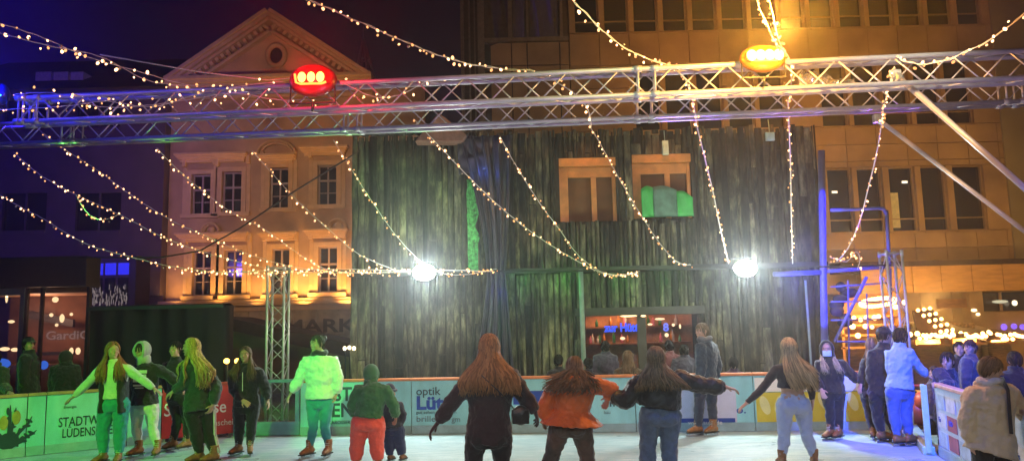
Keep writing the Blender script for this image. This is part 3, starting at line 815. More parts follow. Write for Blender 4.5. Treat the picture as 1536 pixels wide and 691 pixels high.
# horizontal steel pipe / cable between the towers at the top of the strings
q = MB(); pl, pr = Vector((tl.x, tl.y-.02, at(415, 405, 13.4).z)), Vector((tr_.x, tr_.y, at(1354, 397, 13.2).z))
pts = [lerp(pl, pr, i/24) - Vector((0, 0, .05*math.sin(math.pi*i/24))) for i in range(25)]
BLACKC = mat('black_cable', (.02, .02, .02), .5)
q.tube(pts, .014, 8); solo('tension_cable', q, BLACKC, 'black cable stretched between the two truss towers, holding the light strings', 'cable', smooth=True)
q = MB(); q.tube([at(118, 386, 14), at(240, 386, 13.5), at(300, 376, 13), at(360, 342, 12.5), at(440, 288, 12), at(540, 226, 11.6)], .013, 8)
solo('sagging_cable', q, mat('green_cable', (.05, .045, .032), .8), 'thick dark greenish cable sagging across the ochre facade up to the truss', 'cable', smooth=True)
# ------------------------------------------------------------------ fairy light strings
WIRE = mat('string_wire', (.75, .70, .66), .5, var=.1)
BULB = emis('bulb_glow', (1.0, .46, .18), 3.8)
def bulb_mesh():
    q = MB(); r = .0128
    q.ell((0, 0, -.004), (r, r, r*1.35), nu=7, nv=5)
    return q.mesh('bulb', BULB, smooth=True)
BULBME = bulb_mesh()
BV = []
for i_, e_ in enumerate((2.0, 3.6, 6.5)):
    m_ = BULBME.copy(); m_.materials.clear(); m_.materials.append(emis('bulb_glow_%d' % i_, (1.0, (.42, .48, .52)[i_], (.14, .19, .24)[i_]), e_)); BV.append(m_)
DEADME = BULBME.copy(); DEADME.materials.clear(); DEADME.materials.append(mat('unlit_bulb', (.5, .4, .3), .2))
def strand(pts, label, group, spacing=.078, big=1.0, off=.028, wire_r=.0055, maxn=98, double=False, skip=0):
    P3 = [at(*p) for p in pts]
    # smooth resample (Catmull-Rom)
    S = []
    for i in range(len(P3)-1):
        p0, p1, p2, p3 = P3[max(i-1, 0)], P3[i], P3[i+1], P3[min(i+2, len(P3)-1)]
        for j in range(8):
            t = j/8; S.append(.5*((2*p1) + (p2-p0)*t + (2*p0-5*p1+4*p2-p3)*t*t + (3*p1-p0-3*p2+p3)*t**3))
    S.append(P3[-1])
    mid = S[len(S)//2]
    t = thing('light_string', label, 'string lights', tuple(mid), group)
    q = MB(); q.tube([s + Vector((0, 0, .004*math.sin(i*1.9))) for i, s in enumerate(S)], wire_r, 6)
    if double:
        q.tube([s + Vector((.006*math.sin(i), 0, .016*math.cos(i*.8))) for i, s in enumerate(S)], wire_r*.8, 5)
    part('cable', q, WIRE, t, True)
    tot = sum((S[i+1]-S[i]).length for i in range(len(S)-1)); nb = min(maxn, int(tot/spacing))
    d = 0; k = skip; step = tot/nb; acc = 0; tgt = step*.5
    for i in range(len(S)-1):
        seg = (S[i+1]-S[i]).length
        while tgt <= acc + seg and seg > 0:
            p = lerp(S[i], S[i+1], (tgt-acc)/seg)
            a = ru(0, 6.28); o = Vector((math.cos(a), ru(-1, 1), math.sin(a) - .25))*off*ru(.6, 1.5)
            tgt_skip = rnd() < .05
            b = bpy.data.objects.new('bulb', random.choice(BV) if not tgt_skip else DEADME); COL.objects.link(b); b.parent = t
            b.location = p + o - mid; s_ = big*ru(.65, 1.3); b.scale = (s_, s_, s_); b.rotation_euler = (ru(-1, 1), ru(-1, 1), 0)
            tgt += step*ru(.45, 1.55)
        acc += seg
    return t
DF = lambda x: 1150/(92 + (x-100)/1400*13) + .15     # far truss distance at photo x
DN = lambda x: 1150/(106 + (x-100)/1400*14)
CB = 13.35
def low(pts, label, **k):
    """from the far truss down to the cable: depth runs from the truss to the cable"""
    y0, y1 = pts[0][1], pts[-1][1]; x0 = pts[0][0]; n = len(pts)
    D0 = DF(max(x0, 0)) ; out = [(x, y, D0 + (CB-D0)*(i/(n-1))) for i, (x, y) in enumerate(pts)]
    return strand(out, label, 'string lights from the truss down to the cable', **k)
low([(-8, 287), (30, 310), (65, 328), (130, 366), (200, 386), (260, 400), (330, 408), (400, 405)], 'lowest fairy light string at the far left edge, sagging towards the left tower')
low([(20, 228), (60, 262), (110, 290), (180, 322), (250, 358), (330, 385), (420, 407)], 'fairy light string crossing the dark left building, its upper wire tinted green')
low([(114, 293), (122, 307), (134, 322), (150, 329), (166, 327), (180, 320)], 'short loop of fairy lights hanging from a string in front of the dark building', spacing=.07)
low([(65, 200), (100, 226), (150, 258), (200, 295), (260, 332), (300, 350), (370, 380), (440, 400), (500, 407)], 'long fairy light string running from left truss end past the facade corner')
low([(235, 222), (262, 250), (300, 283), (350, 320), (395, 343), (440, 375), (480, 400), (530, 410)], 'fairy light string crossing the paired upper windows of the ochre facade')
low([(378, 226), (410, 262), (450, 305), (500, 350), (540, 382), (600, 408)], 'fairy light string crossing the arched window of the ochre facade')
low([(500, 210), (525, 250), (560, 305), (600, 360), (645, 402), (690, 412), (745, 403)], 'fairy light string that ends at the left white floodlight')
low([(620, 178), (655, 215), (700, 262), (750, 310), (800, 350), (850, 382), (900, 408), (935, 413), (962, 405)], 'long fairy light string crossing the dark drape on the plank building')
low([(750, 205), (775, 250), (810, 305), (840, 345), (870, 385), (910, 410), (958, 410)], 'fairy light string falling left of the orange framed windows')
low([(885, 190), (900, 215), (930, 270), (960, 320), (990, 365), (1015, 392), (1036, 397)], 'fairy light string crossing between the two orange framed windows')
low([(1045, 188), (1058, 240), (1070, 290), (1080, 340), (1093, 395)], 'fairy light string ending at the right white floodlight', wire_r=.009)
low([(1182, 148), (1184, 200), (1186, 260), (1187, 320), (1189, 395)], 'nearly vertical fairy light string right of the right floodlight', spacing=.085, wire_r=.009)
low([(1322, 188), (1315, 230), (1303, 280), (1290, 330), (1272, 372), (1255, 392)], 'violet tinted fairy light string in front of the dark office windows', spacing=.09, wire_r=.009)
strand([(270, 402, 13.3), (330, 408, 13.3), (400, 407, 13.3), (470, 404, 13.3), (540, 404, 13.3), (605, 406, 13.3)], 'dense fairy lights lying along the cable left of the left floodlight', 'string lights along the cable', spacing=.05, off=.04)
strand([(380, 412, 13.3), (450, 408, 13.3), (560, 409, 13.3), (660, 405, 13.3), (742, 407, 13.3)], 'second dense fairy light string along the cable passing the left floodlight', 'string lights along the cable', spacing=.05, off=.04)
strand([(1245, 386, 13.2), (1258, 388, 13.2), (1270, 392, 13.2), (1284, 378, 13.2), (1290, 388, 13.2), (1286, 404, 13.2)], 'tangle of fairy lights at the top of the blue scaffold', 'string lights along the cable', spacing=.035, off=.05)
UG = 'string lights above the truss'
strand([(-10, 32, 9.4), (60, 55, 9.7), (130, 85, 10), (200, 105, 10.2), (280, 127, 10.5), (340, 131, 10.6)], 'upper pink tinted fairy light string at the top left', UG, spacing=.13, big=1.25, off=.04)
strand([(-10, 47, 9.4), (70, 68, 9.7), (150, 85, 10), (220, 120, 10.3), (280, 129, 10.5)], 'lower fairy light string at the top left, below its neighbour', UG, spacing=.13, big=1.2, off=.04)
q = MB(); q.tube([at(150, 82, 10), at(300, 108, 10.3), at(400, 120, 10.6), at(470, 115, 10.7)], .009, 6)
solo('support_wire', q, WIRE, 'plain pale wire without bulbs reaching the truss at the top left', 'wire', smooth=True)
strand([(452, -6, 8.9), (500, 16, 9.2), (560, 42, 9.4), (620, 68, 9.7), (680, 90, 9.9), (740, 102, 10.1), (800, 107, 10.1), (830, 120, 10.2), (860, 140, 10.6), (882, 165, 11.1), (887, 190, 11.4)], 'fairy light string falling from the top centre-left across the night sky', UG, spacing=.085, big=1.2, off=.035, double=True)
strand([(853, -6, 8.6), (880, 22, 8.8), (920, 60, 9.2), (965, 86, 9.6), (1015, 102, 9.9), (1030, 125, 10.2), (1040, 155, 10.8), (1045, 188, 11.3)], 'fairy light string falling from the top centre onto the truss', UG, spacing=.085, big=1.1, off=.035, double=True)
strand([(1134, -6, 8.6), (1140, 15, 8.8), (1150, 35, 9), (1162, 62, 9.3), (1184, 88, 9.6), (1187, 120, 9.8), (1184, 150, 10.6)], 'fairy light string dropping behind the amber lamp', UG, spacing=.08, big=1.1)
strand([(1152, -6, 8.6), (1160, 25, 8.9), (1168, 60, 9.3), (1180, 85, 9.6)], 'short fairy light strand right beside the amber lamp', UG, spacing=.09, big=1.1)
strand([(1545, 12, 8.2), (1500, 50, 8.5), (1450, 78, 8.8), (1400, 95, 9.1), (1365, 94, 9.3), (1345, 85, 9.4)], 'fairy light string rising to the top right corner', UG, spacing=.075, big=1.15, off=.035, double=True)
strand([(1342, 100, 9.4), (1334, 112, 9.5), (1338, 120, 9.5), (1328, 150, 10.2), (1322, 188, 10.9)], 'short drop of fairy lights beside the upper brace clamp', UG, spacing=.05)
TGp = 'string lights wound along the upper truss'
strand([(-5, 165, 10.9), (60, 162, 10.7), (110, 158, 10.6), (160, 152, 10.6), (230, 160, 10.5), (300, 140, 10.5), (370, 128, 10.4), (425, 122, 10.4)], 'fairy lights wound along the upper truss left of the red lamp', TGp, spacing=.10, off=.06)
strand([(20, 142, 10.8), (80, 140, 10.7), (150, 160, 10.6), (220, 158, 10.5), (280, 150, 10.5), (350, 140, 10.4), (420, 150, 10.4), (500, 148, 10.3)], 'second fairy light string wound through the left half of the upper truss', TGp, spacing=.10, off=.07)
strand([(510, 122, 10.2), (560, 145, 10.2), (600, 142, 10.2), (640, 122, 10.2), (665, 114, 10.2)], 'fairy lights wound along the upper truss right of the red lamp', TGp, spacing=.06, off=.06)

# ------------------------------------------------------------------ stage lamps
LB = mat('lamp_housing', (.03, .03, .03), .4)
def stage_lamp(px, py, D, label, col, w, h, es, cells=3, hcol=None, lz=1):
    c = at(px, py, D); t = thing('stage_lamp', label, 'stage lamp', tuple(c), 'coloured stage lamps on the upper truss')
    hm = mat('lamp_shell_'+str(px), hcol or (.03, .03, .03), .35, spec=.6)
    q = MB(); q.ell(c + Vector((0, .06, .0)), (w*.5, .12, h*.5), nu=24, nv=14); part('housing', q, hm, t, True)
    gl = emis('lens_glow_'+str(px), col, es, True)
    for i in range(cells):
        x = (i-(cells-1)/2)*w*.19
        q = MB(); q.ell(c + Vector((x, -.055, .03*h)), (w*.085*lz, .02, h*.16*lz), nu=14, nv=8); part('lens', q, gl, t, True)
    q = MB()
    q.tube([c + Vector((-w*.34, -.045, h*.14)), c + Vector((-w*.31, -.05, -h*.12)), c + Vector((-w*.22, -.05, -h*.17)), c + Vector((w*.22, -.05, -h*.17)), c + Vector((w*.31, -.05, -h*.12))], h*.035, 8)
    part('light_bar', q, emis('bar_glow_'+str(px), col, es*.35), t, True)
    q = MB(); q.tube([c + Vector((-w*.45, .05, 0)), c + Vector((-w*.47, .05, -h*.7)), c + Vector((w*.47, .05, -h*.7)), c + Vector((w*.45, .05, 0))], .014, 8)
    q.tube([c + Vector((0, .05, -h*.7)), c + Vector((0, .05, -h*.95))], .02, 8); part('yoke', q, LB, t, True)
    return c
cr_ = stage_lamp(468, 119, 10.15, 'red glowing stage lamp on the upper truss', (1, .12, .02), .66, .46, 22, 3, (.30, .004, .01))
ca_ = stage_lamp(1146, 86, 9.5, 'amber glowing stage lamp on the upper truss', (1, .42, .04), .60, .36, 26, 4, (.45, .13, .01), 1.35)
cb_ = stage_lamp(-2, 140, 10.9, 'blue glowing stage lamp at the far left edge', (.05, .35, 1), .22, .32, 16, 1, (.02, .03, .3))
lamp('red_lamp_light', 'POINT', cr_ + Vector((0, -.4, .05)), 60, (1, .02, .02), size=.1)
lamp('amber_lamp_light', 'POINT', ca_ + Vector((0, -.7, .1)), 620, (1, .42, .05), size=.1)
lamp('blue_lamp_light', 'POINT', cb_ + Vector((-.1, -.6, .2)), 95, (.01, .02, 1), size=.1)
lamp('amber_glow_helper', 'SPOT', ca_ + Vector((.1, .9, .5)), 3800, (1, .33, .01), at(1150, 60, 25), .1, 52, 1)  # added rear spot imitates the amber lamp's glow on the block behind
lamp('red_glow_helper', 'SPOT', cr_ + Vector((.1, .9, .45)), 1300, (1, .04, .05), at(478, 80, 36), .1, 24, 1)  # added rear spot imitates the red halo on the townhouse
lamp('blue_glow_helper', 'SPOT', cb_ + Vector((-.2, .9, .3)), 9500, (.04, .02, 1), at(-30, 160, 31), .1, 62, 1)  # added rear spot imitates the blue glow over the dark building

def flood(px, py, D, label):
    c = at(px, py, D); t = thing('floodlight', label, 'floodlight', tuple(c), 'white floodlights on the cable')
    q = MB(); q.ell(c + Vector((0, .09, 0)), (.17, .09, .12), nu=24, nv=14)
    for i in range(6): q.box(c + Vector((-.10+.04*i, .17, 0)), (.008, .05, .16))
    part('housing', q, LB, t, bevel=.012)
    q = MB(); q.ell(c + Vector((0, .03, 0)), (.195, .05, .14), nu=24, nv=12); part('lens', q, emis('flood_lens', (.95, 1, .93), 60, True), t, True)
    q = MB(); q.tube([c + Vector((-.22, .12, 0)), c + Vector((-.2, .12, .18)), c + Vector((.2, .12, .18)), c + Vector((.22, .12, 0))], .010, 8); part('bracket', q, LB, t, True)
    return c
f1 = flood(636, 408, 13.15, 'round white floodlight in front of the plank building, left one')
f2 = flood(1119, 402, 13.0, 'round white floodlight right of the orange framed windows')
for i, f in enumerate((f1, f2)):
    lamp('flood_beam', 'SPOT', f + Vector((0, -.12, -.02)), 330, (.82, 1, .98), f + Vector((0, -6, -3.2)), .12, 150, .6)
    lamp('flood_spill', 'POINT', f + Vector((0, -.30, 0)), 150, (.9, 1, .8), size=.1)
# ------------------------------------------------------------------ ochre historic building (left)
YA = 36.0
def A(px, py, Y=YA): return at(px, py, Y)
STUC = mat('ochre_stucco', (.40, .25, .14), .85, var=.38, scale=.55, bump=.25, bscale=25)
TRIM = mat('ochre_trim', (.55, .36, .19), .8, var=.12, scale=3, bump=.15, bscale=40)
SAND = mat('sandstone', (.40, .30, .19), .9, var=.3, scale=2.5, bump=.5, bscale=18)
DGL = mat('dark_window_glass', (.015, .014, .02), .08, var=.3, scale=2, spec=.8)
SASH = mat('window_sash', (.30, .22, .20), .5, var=.1)
ROOF = mat('dark_roof_slate', (.03, .022, .02), .8, var=.4, scale=6, bump=.4)
hb = thing('townhouse', 'ochre neoclassical townhouse with a pediment and framed windows, lit from below', 'building', (A(385, 550).x, YA, 0))
def wall_with_holes(mb, x0, x1, z0, z1, y0, th, holes):
    """front wall as boxes around rectangular openings (hx0,hx1,hz0,hz1)"""
    xs = sorted({x0, x1, *[h[0] for h in holes], *[h[1] for h in holes]}); zs = sorted({z0, z1, *[h[2] for h in holes], *[h[3] for h in holes]})
    for i in range(len(xs)-1):
        run = None
        for j in range(len(zs)-1):
            cx_, cz_ = (xs[i]+xs[i+1])/2, (zs[j]+zs[j+1])/2
            solid = not any(h[0] < cx_ < h[1] and h[2] < cz_ < h[3] for h in holes) and x0 <= cx_ <= x1 and z0 <= cz_ <= z1
            if solid: run = (run[0], zs[j+1]) if run else (zs[j], zs[j+1])
            if (not solid or j == len(zs)-2) and run:
                mb.bx(xs[i], xs[i+1], y0, y0+th, run[0], run[1]); run = None
wins = []   # centre px, half width px, top, bottom px, kind
UP = [(302, 13.5, 262, 321), (348, 14, 258, 318), (419, 13.5, 252, 312), (491, 14, 248, 307)]
LO = [(303, 13, 377, 443), (350, 13, 375, 442), (421, 13, 373, 441), (492, 14, 370, 438)]
holes = []
for (x, h, t_, b_) in UP + LO:
    a, c = A(x-h, t_), A(x+h, b_); holes.append((a.x, c.x, c.z, a.z))
hx0, hx1 = A(243, 400).x, A(640, 400).x
zbase, zeave = A(385, 462).z, A(385, 128).z
q = MB(); wall_with_holes(q, hx0, hx1, zbase, zeave, YA, .45, holes); part('wall', q, STUC, hb)
q = MB(); q.bx(hx0, hx1, YA+.46, YA+11, 0, zeave); q.bx(hx0, hx1, YA-.02, YA+.45, 0, zbase-.005); part('rear_walls', q, SAND, hb)
for (X0, X1, Z0, Z1) in holes:
    q = MB(); w_ = X1-X0; cx_ = (X0+X1)/2; y = YA+.16
    f = .07
    q.bx(X0, X0+f, y, y+.06, Z0, Z1); q.bx(X1-f, X1, y, y+.06, Z0, Z1); q.bx(X0+f, X1-f, y, y+.06, Z0, Z0+f); q.bx(X0+f, X1-f, y, y+.06, Z1-f, Z1)
    q.bx(cx_-.04, cx_+.04, y-.01, y+.05, Z0+f, Z1-f)
    zt = Z0 + (Z1-Z0)*.62
    q.bx(X0+f, X1-f, y-.015, y+.04, zt-.045, zt+.045)
    for zz in (Z0+(Z1-Z0)*.31,): q.bx(X0+f, X1-f, y+.005, y+.035, zz-.02, zz+.02)
    o = part('window', q, SASH, hb)
    g_ = MB(); g_.bx(X0+.02, X1-.02, y+.062, y+.08, Z0+.02, Z1-.02); part('pane', g_, DGL, o)
# surrounds, sills, hoods
def surround(px, hw, top, bot, sill=True, hood=None):
    q = MB(); a, c = A(px-hw, top), A(px+hw, bot); X0, X1, Z0, Z1 = a.x, c.x, c.z, a.z; s = .22
    q.bx(X0-s, X0-.001, YA-.10, YA-.002, Z0, Z1+s); q.bx(X1+.001, X1+s, YA-.10, YA-.002, Z0, Z1+s); q.bx(X0, X1, YA-.10, YA-.002, Z1+.001, Z1+s)
    q.bx(X0-s*1.9, X0-s-.01, YA-.07, YA-.002, Z0, Z1+s*1.5); q.bx(X1+s+.01, X1+s*1.9, YA-.07, YA-.002, Z0, Z1+s*1.5)
    q.bx(X0-s*2, X1+s*2, YA-.24, YA-.002, Z0-.20, Z0-.005)
    for e in (X0-s*1.5, X1+s*1.5): q.bx(e-.08, e+.08, YA-.26, YA-.002, Z1+s*1.6, Z1+s*1.6+.4)
    part('window_surround', q, TRIM, hb, bevel=.012)
for i, (x, h, t_, b_) in enumerate(UP + LO): surround(x, h, t_, b_)
def hood_mould(x0, x1, y, hpx=9):
    q = MB(); a, c = A(x0, y), A(x1, y+hpx); z1 = a.z; X0, X1 = a.x, c.x
    for k, (dz, dy, hh) in enumerate(((0, .52, .10), (-.10, .42, .08), (-.18, .32, .09), (-.27, .2, .14))):
        q.bx(X0+.06*k, X1-.06*k, YA-dy, YA-.003, z1+dz-hh, z1+dz-.001)
    part('cornice', q, TRIM, hb)
def arc_hood(px, rpx, y, key=False):
    c = A(px, y); r = rpx*YA/FPX; q = MB()
    for rr, dd, th_ in ((r, .45, .07), (r*.84, .3, .05)):
        pts = [c + Vector((math.cos(R(a))*rr, -dd/2, math.sin(R(a))*rr*(.72 if not key else 1))) for a in range(0, 181, 12)]
        q.tube(pts, [(dd/2, th_)]*len(pts), 8, side=Vector((0, 1, 0)))
    if key: q.ell(c + Vector((0, -.12, r*.35)), (r*.42, .16, r*.42))
    part('cornice', q, TRIM, hb, True)
hood_mould(267, 374, 233); hood_mould(452, 524, 222); arc_hood(417, 29, 233); hood_mould(388, 446, 234, 5)
hood_mould(268, 376, 351); arc_hood(319, 13, 349, True); hood_mould(390, 447, 349); hood_mould(458, 524, 345); arc_hood(508, 13, 343, True)
# pilaster strips and string course
q = MB()
za, zb = A(400, 458).z, A(400, 449).z
q.bx(hx0-.05, hx1, YA-.42, YA-.003, za, za+.16); q.bx(hx0-.02, hx1, YA-.30, YA-.003, za+.161, za+.3); q.bx(hx0-.02, hx1, YA-.2, YA-.003, za-.25, za-.001)
part('string_course', q, TRIM, hb, bevel=.02)
q = MB()
for row in range(6):
    z1 = za-.26-row*.62; 
    for i in range(14):
        x = hx0 + i*1.05 + (row % 2)*.5
        if z1-.6 > 0: q.bx(x, min(x+1.01, hx1), YA-.14+.02*(i % 2), YA-.025, z1-.58, z1)
part('base_stonework', q, SAND, hb, bevel=.015)
text('lettering', 'MARKT', A(424, 499, YA-.155), .62, mat('stone_letter', (.10, .07, .05), .8), hb, bold=.03, sx=1.45, depth=.04)
# pediment
pk = A(409, 27); el_, er = A(296, 127), A(556, 120)
ez = (el_.z + er.z)/2; half = max(pk.x - el_.x, 0); el_ = Vector((pk.x-half-1.1, YA, ez)); er = Vector((pk.x+half+1.15, YA, ez))
q = MB(); q.prism([Vector((el_.x, YA+.02, ez)), Vector((er.x, YA+.02, ez)), Vector((pk.x, YA+.02, pk.z))], (0, .4, 0)); part('tympanum', q, STUC, hb)
q = MB()
for (p, r_) in ((el_, Vector((pk.x, YA, pk.z))), (er, Vector((pk.x, YA, pk.z)))):
    d = (r_-p).normalized(); nrm = d.cross(Vector((0, 1, 0)));
    if nrm.z < 0: nrm = -nrm
    Ln = (r_-p).length
    for off, th, dy in ((.12, .16, .85), (-.04, .14, .7), (-.19, .12, .55), (-.62, .14, .35)):
        q.box((p+r_)/2 + nrm*off + Vector((0, -dy/2+.0, 0)) - d*.0, (Ln, dy, th), d, Vector((0, 1, 0)), nrm)
    nd = int(Ln/.32)
    for i in range(2, nd-1): q.box(p + d*(i+.5)*.32 + nrm*(-.36) + Vector((0, -.22, 0)), (.16, .40, .20), d, Vector((0, 1, 0)), nrm)
for dz, dy, th in ((.10, .8, .16), (-.05, .65, .14), (-.22, .5, .16), (-.75, .3, .16)): q.bx(el_.x-.2, er.x+.2, YA-dy, YA-.003, ez+dz-th/2, ez+dz+th/2-.002)
part('pediment_cornice', q, TRIM, hb)
oc = A(415, 84); q = MB()
q.tube([oc + Vector((math.cos(R(a))*.42, -.06, math.sin(R(a))*.52)) for a in range(0, 360, 15)], .13, 8, closed=True); part('oculus_frame', q, STUC, hb, True)
q = MB(); q.ell(oc + Vector((0, -.01, 0)), (.33, .04, .42)); part('oculus_pane', q, DGL, hb, True)
q = MB(); q.prism([Vector((el_.x, YA+.45, ez)), Vector((er.x, YA+.45, ez)), Vector((pk.x, YA+.45, pk.z+.1))], (0, 10, 0)); part('roof', q, ROOF, hb)
# uplights on the string course
for i, px in enumerate((262, 326, 385, 455, 520)):
    c = A(px, 455, YA-.55)
    lamp('facade_uplight', 'SPOT', c + Vector((0, -.35, -.1)), (170, 240, 330, 620, 560)[i], (1, .50, .13), c + Vector((0, .55, 3.4)), .15, 130, .8)
for px, py, e in ((300, 230, 20), (450, 228, 30), (340, 345, 25), (480, 340, 60)): pass
lamp('street_sodium', 'SPOT', (-9, 22, 7), 3000, (1, .60, .25), (-11, 36, 9), .4, 75, .8)

# ------------------------------------------------------------------ dark building far left
YB = 35.4
DPL = mat('dark_plaster', (.075, .045, .06), .85, var=.2, scale=1.2, bump=.2, bscale=20)
db = thing('office_building', 'dark flat roofed building left of the ochre townhouse, blue lit at its edge', 'building', (at(100, 500, YB).x, YB, 0))
bx0, bx1 = at(-160, 400, YB).x, at(241, 400, YB).x; bz = at(120, 135, YB).z
hl = []
for (x0, x1, y0, y1) in ((5, 68, 290, 345), (115, 180, 290, 345), (5, 68, 150, 190), (115, 180, 150, 190), (-90, -30, 290, 345)):
    a, c = at(x0, y0, YB), at(x1, y1, YB); hl.append((a.x, c.x, c.z, a.z))
q = MB(); wall_with_holes(q, bx0, bx1, at(120, 445, YB).z, bz, YB, .3, hl); part('wall', q, DPL, db)
q = MB(); q.bx(bx0, bx1, YB+.31, YB+.9, 0, bz-.01); part('rear_walls', q, DPL, db)
for h in hl:
    q = MB(); q.bx(h[0], h[1], YB+.16, YB+.2, h[2], h[3]); o = part('window', q, DGL, db)
    q = MB(); q.bx((h[0]+h[1])/2-.04, (h[0]+h[1])/2+.04, YB+.1, YB+.158, h[2], h[3]); q.bx(h[0], h[1], YB-.08, YB-.002, h[2]-.12, h[2]-.002); part('frame', q, DPL, o)
q = MB()
zr = at(120, 60, YB).z
q.add([(bx0, YB-.3, bz), (bx1, YB-.3, bz), (bx1, YB+7, zr+1.5), (bx0, YB+7, zr+1.5), (bx0, YB+9, bz), (bx1, YB+9, bz)], [(0, 1, 2, 3), (3, 2, 5, 4), (0, 3, 4), (1, 5, 2), (0, 4, 5, 1)])
rf = part('roof', q, ROOF, db)
CH = mat('pale_chimney', (.42, .34, .30), .85, var=.2, bump=.3)
q = MB()
for x0, x1 in ((61, 82), (88, 107), (113, 130)):
    a, c = at(x0, 112, YB+2), at(x1, 150, YB+2); q.bx(a.x, c.x, YB+1.6, YB+2.4, c.z, a.z); q.bx(a.x-.04, c.x+.04, YB+1.55, YB+2.45, a.z-.62, a.z-.55)
part('chimney', q, CH, rf)
# lit window bay on its ground storey with blue panes
bw = thing('shop_front', 'small shop window with three blue panes above a glittering display', 'shop front', tuple(at(160, 420, 29).xy)+(0,))
a, c = at(136, 395, 29.6), at(192, 452, 29.6)
q = MB(); q.bx(a.x-.2, c.x+.2, 29.72, 30.9, .0, a.z+.3); part('wall', q, DPL, bw)
wz = lerp(a, c, .30).z
BPN = emis('blue_pane', (.03, .03, .9), 1.1)
for i in range(3):
    x0 = a.x + (c.x-a.x)*(i/3) + .06; x1 = a.x + (c.x-a.x)*((i+1)/3) - .06
    q = MB(); q.bx(x0, x1, 29.62, 29.7, wz, a.z); part('blue_pane', q, BPN, bw)
    q = MB(); q.bx(x0, x1, 29.62, 29.7, c.z, wz-.12); part('pane', q, DGL, bw)
q = MB()
for i in range(90):
    x = ru(a.x, c.x); z = ru(c.z-.1, c.z + .55*(wz-c.z)); q.box((x, 29.55, z), (.02, .02, ru(.06, .22)), Vector((1, 0, .3)).normalized())
part('glitter_display', q, emis('glitter', (.75, .6, .6), .3), bw)
# glazed cafe front at the far left
YC = 17.0
gc = thing('glass_pavilion', 'glazed cafe front with warm lights and mirrored lettering at the far left', 'shop front', tuple(at(60, 500, YC).xy)+(0,))
FRM = mat('green_grey_frame', (.20, .30, .24), .4, .3, var=.1)
DFR = mat('dark_fascia', (.03, .035, .045), .5, var=.15)
def xz(px, py, Y): p = at(px, py, Y); return p.x, p.z
xl, zt = xz(-60, 388, YC); xr, _ = xz(134, 388, YC); _, zg = xz(60, 431, YC)
q = MB(); q.bx(xl, xr, YC-.1, YC+.5, zg, zt); part('fascia', q, DFR, gc, bevel=.02)
q = MB()
for px, w_, in ((33, .10), (-42, .08)):
    x, _ = xz(px, 500, YC); q.bx(x-w_/2, x+w_/2, YC-.06, YC+.06, 0, zg)
q.bx(xl, xz(33, 500, YC)[0], YC-.06, YC+.05, zg-.16, zg-.002); part('window_frame', q, FRM, gc, bevel=.008)
q = MB()
for px in (38, 61, 131): x, _ = xz(px, 500, YC); q.bx(x-.03, x+.03, YC-.04, YC+.04, 0, zg-.01)
part('mullion', q, DFR, gc)
PVG = glass('pavilion_glass', (.75, .7, .68), .10)
q = MB(); q.bx(xl, xr, YC+.0, YC+.012, .02, zg-.2); part('glazing', q, PVG, gc)
WRM = mat('warm_interior', (.28, .15, .09), .8, var=.4, scale=1.5)
xrb = xr-1.0
q = MB(); q.bx(xl, xrb, YC+1.8, YC+1.9, 0, zg); q.prism([Vector((xl, YC+.1, zg-.12)), Vector((xr-.05, YC+.1, zg-.12)), Vector((xrb, YC+1.8, zg-.12)), Vector((xl, YC+1.8, zg-.12))], (0, 0, .11)); q.prism([Vector((xr-.05, YC+.1, 0)), Vector((xrb, YC+1.8, 0)), Vector((xrb+.1, YC+1.8, 0)), Vector((xr+.04, YC+.1, 0))], (0, 0, zg-.13))
q.bx(xl+.5, xr-1.1, YC+1.0, YC+1.3, 0, 1.05); part('interior', q, WRM, gc)
q = MB(); x0, z0 = xz(40, 455, YC+1.5); x1, z1 = xz(110, 500, YC+1.5); q.box(((x0+x1)/2, YC+1.5, (z0+z1)/2), (1.2, .1, .18), Vector((1, 0, -.22)).normalized()); q.bx(x0, x1, YC+1.4, YC+1.6, z1-.5, z1-.42); part('shelf', q, DFR, gc)
text('lettering', 'GardiCer', at(68, 509, YC+.25), .19, mat('mirrored_letter', (.55, .5, .5), .4, emit=(.5, .42, .42), es=.6), gc, bold=.02, sx=1.25)  # letters have emission added so that they show
def orb(parent, px, py, Y, r, col, es, name='lamp', key=None):
    q = MB(); q.ell(at(px, py, Y), r, nu=12, nv=8); return part(name, q, emis(key or 'orb_%g_%g_%g_%g' % (*col, es), col, es), parent, True)
for px, py, r in ((83, 449, (.075,)*3), (77, 472, (.05, .04, .05)), (93, 477, (.06, .05, .11)), (107, 471, (.04,)*3), (10, 447, (.03, .03, .12)), (17, 482, (.09, .04, .04)), (85, 487, (.04,)*3), (7, 523, (.14, .05, .05)), (22, 524, (.1, .05, .05)), (107, 526, (.05, .05, .09)), (117, 526, (.06, .05, .09))):
    orb(gc, px, py, YC+.9, tuple(.9*v for v in r), (1, .75, .42), 3.0)
for px, py, r in ((2, 545, (.22, .05, .12)), (66, 547, (.1, .05, .10))): orb(gc, px, py, YC+.8, r, (.05, .2, 1), 1.6, 'blue_screen')
lamp('pavilion_light', 'POINT', (at(70, 480, YC+1).x, YC+.8, 2.2), 70, (1, .55, .35), size=.3)

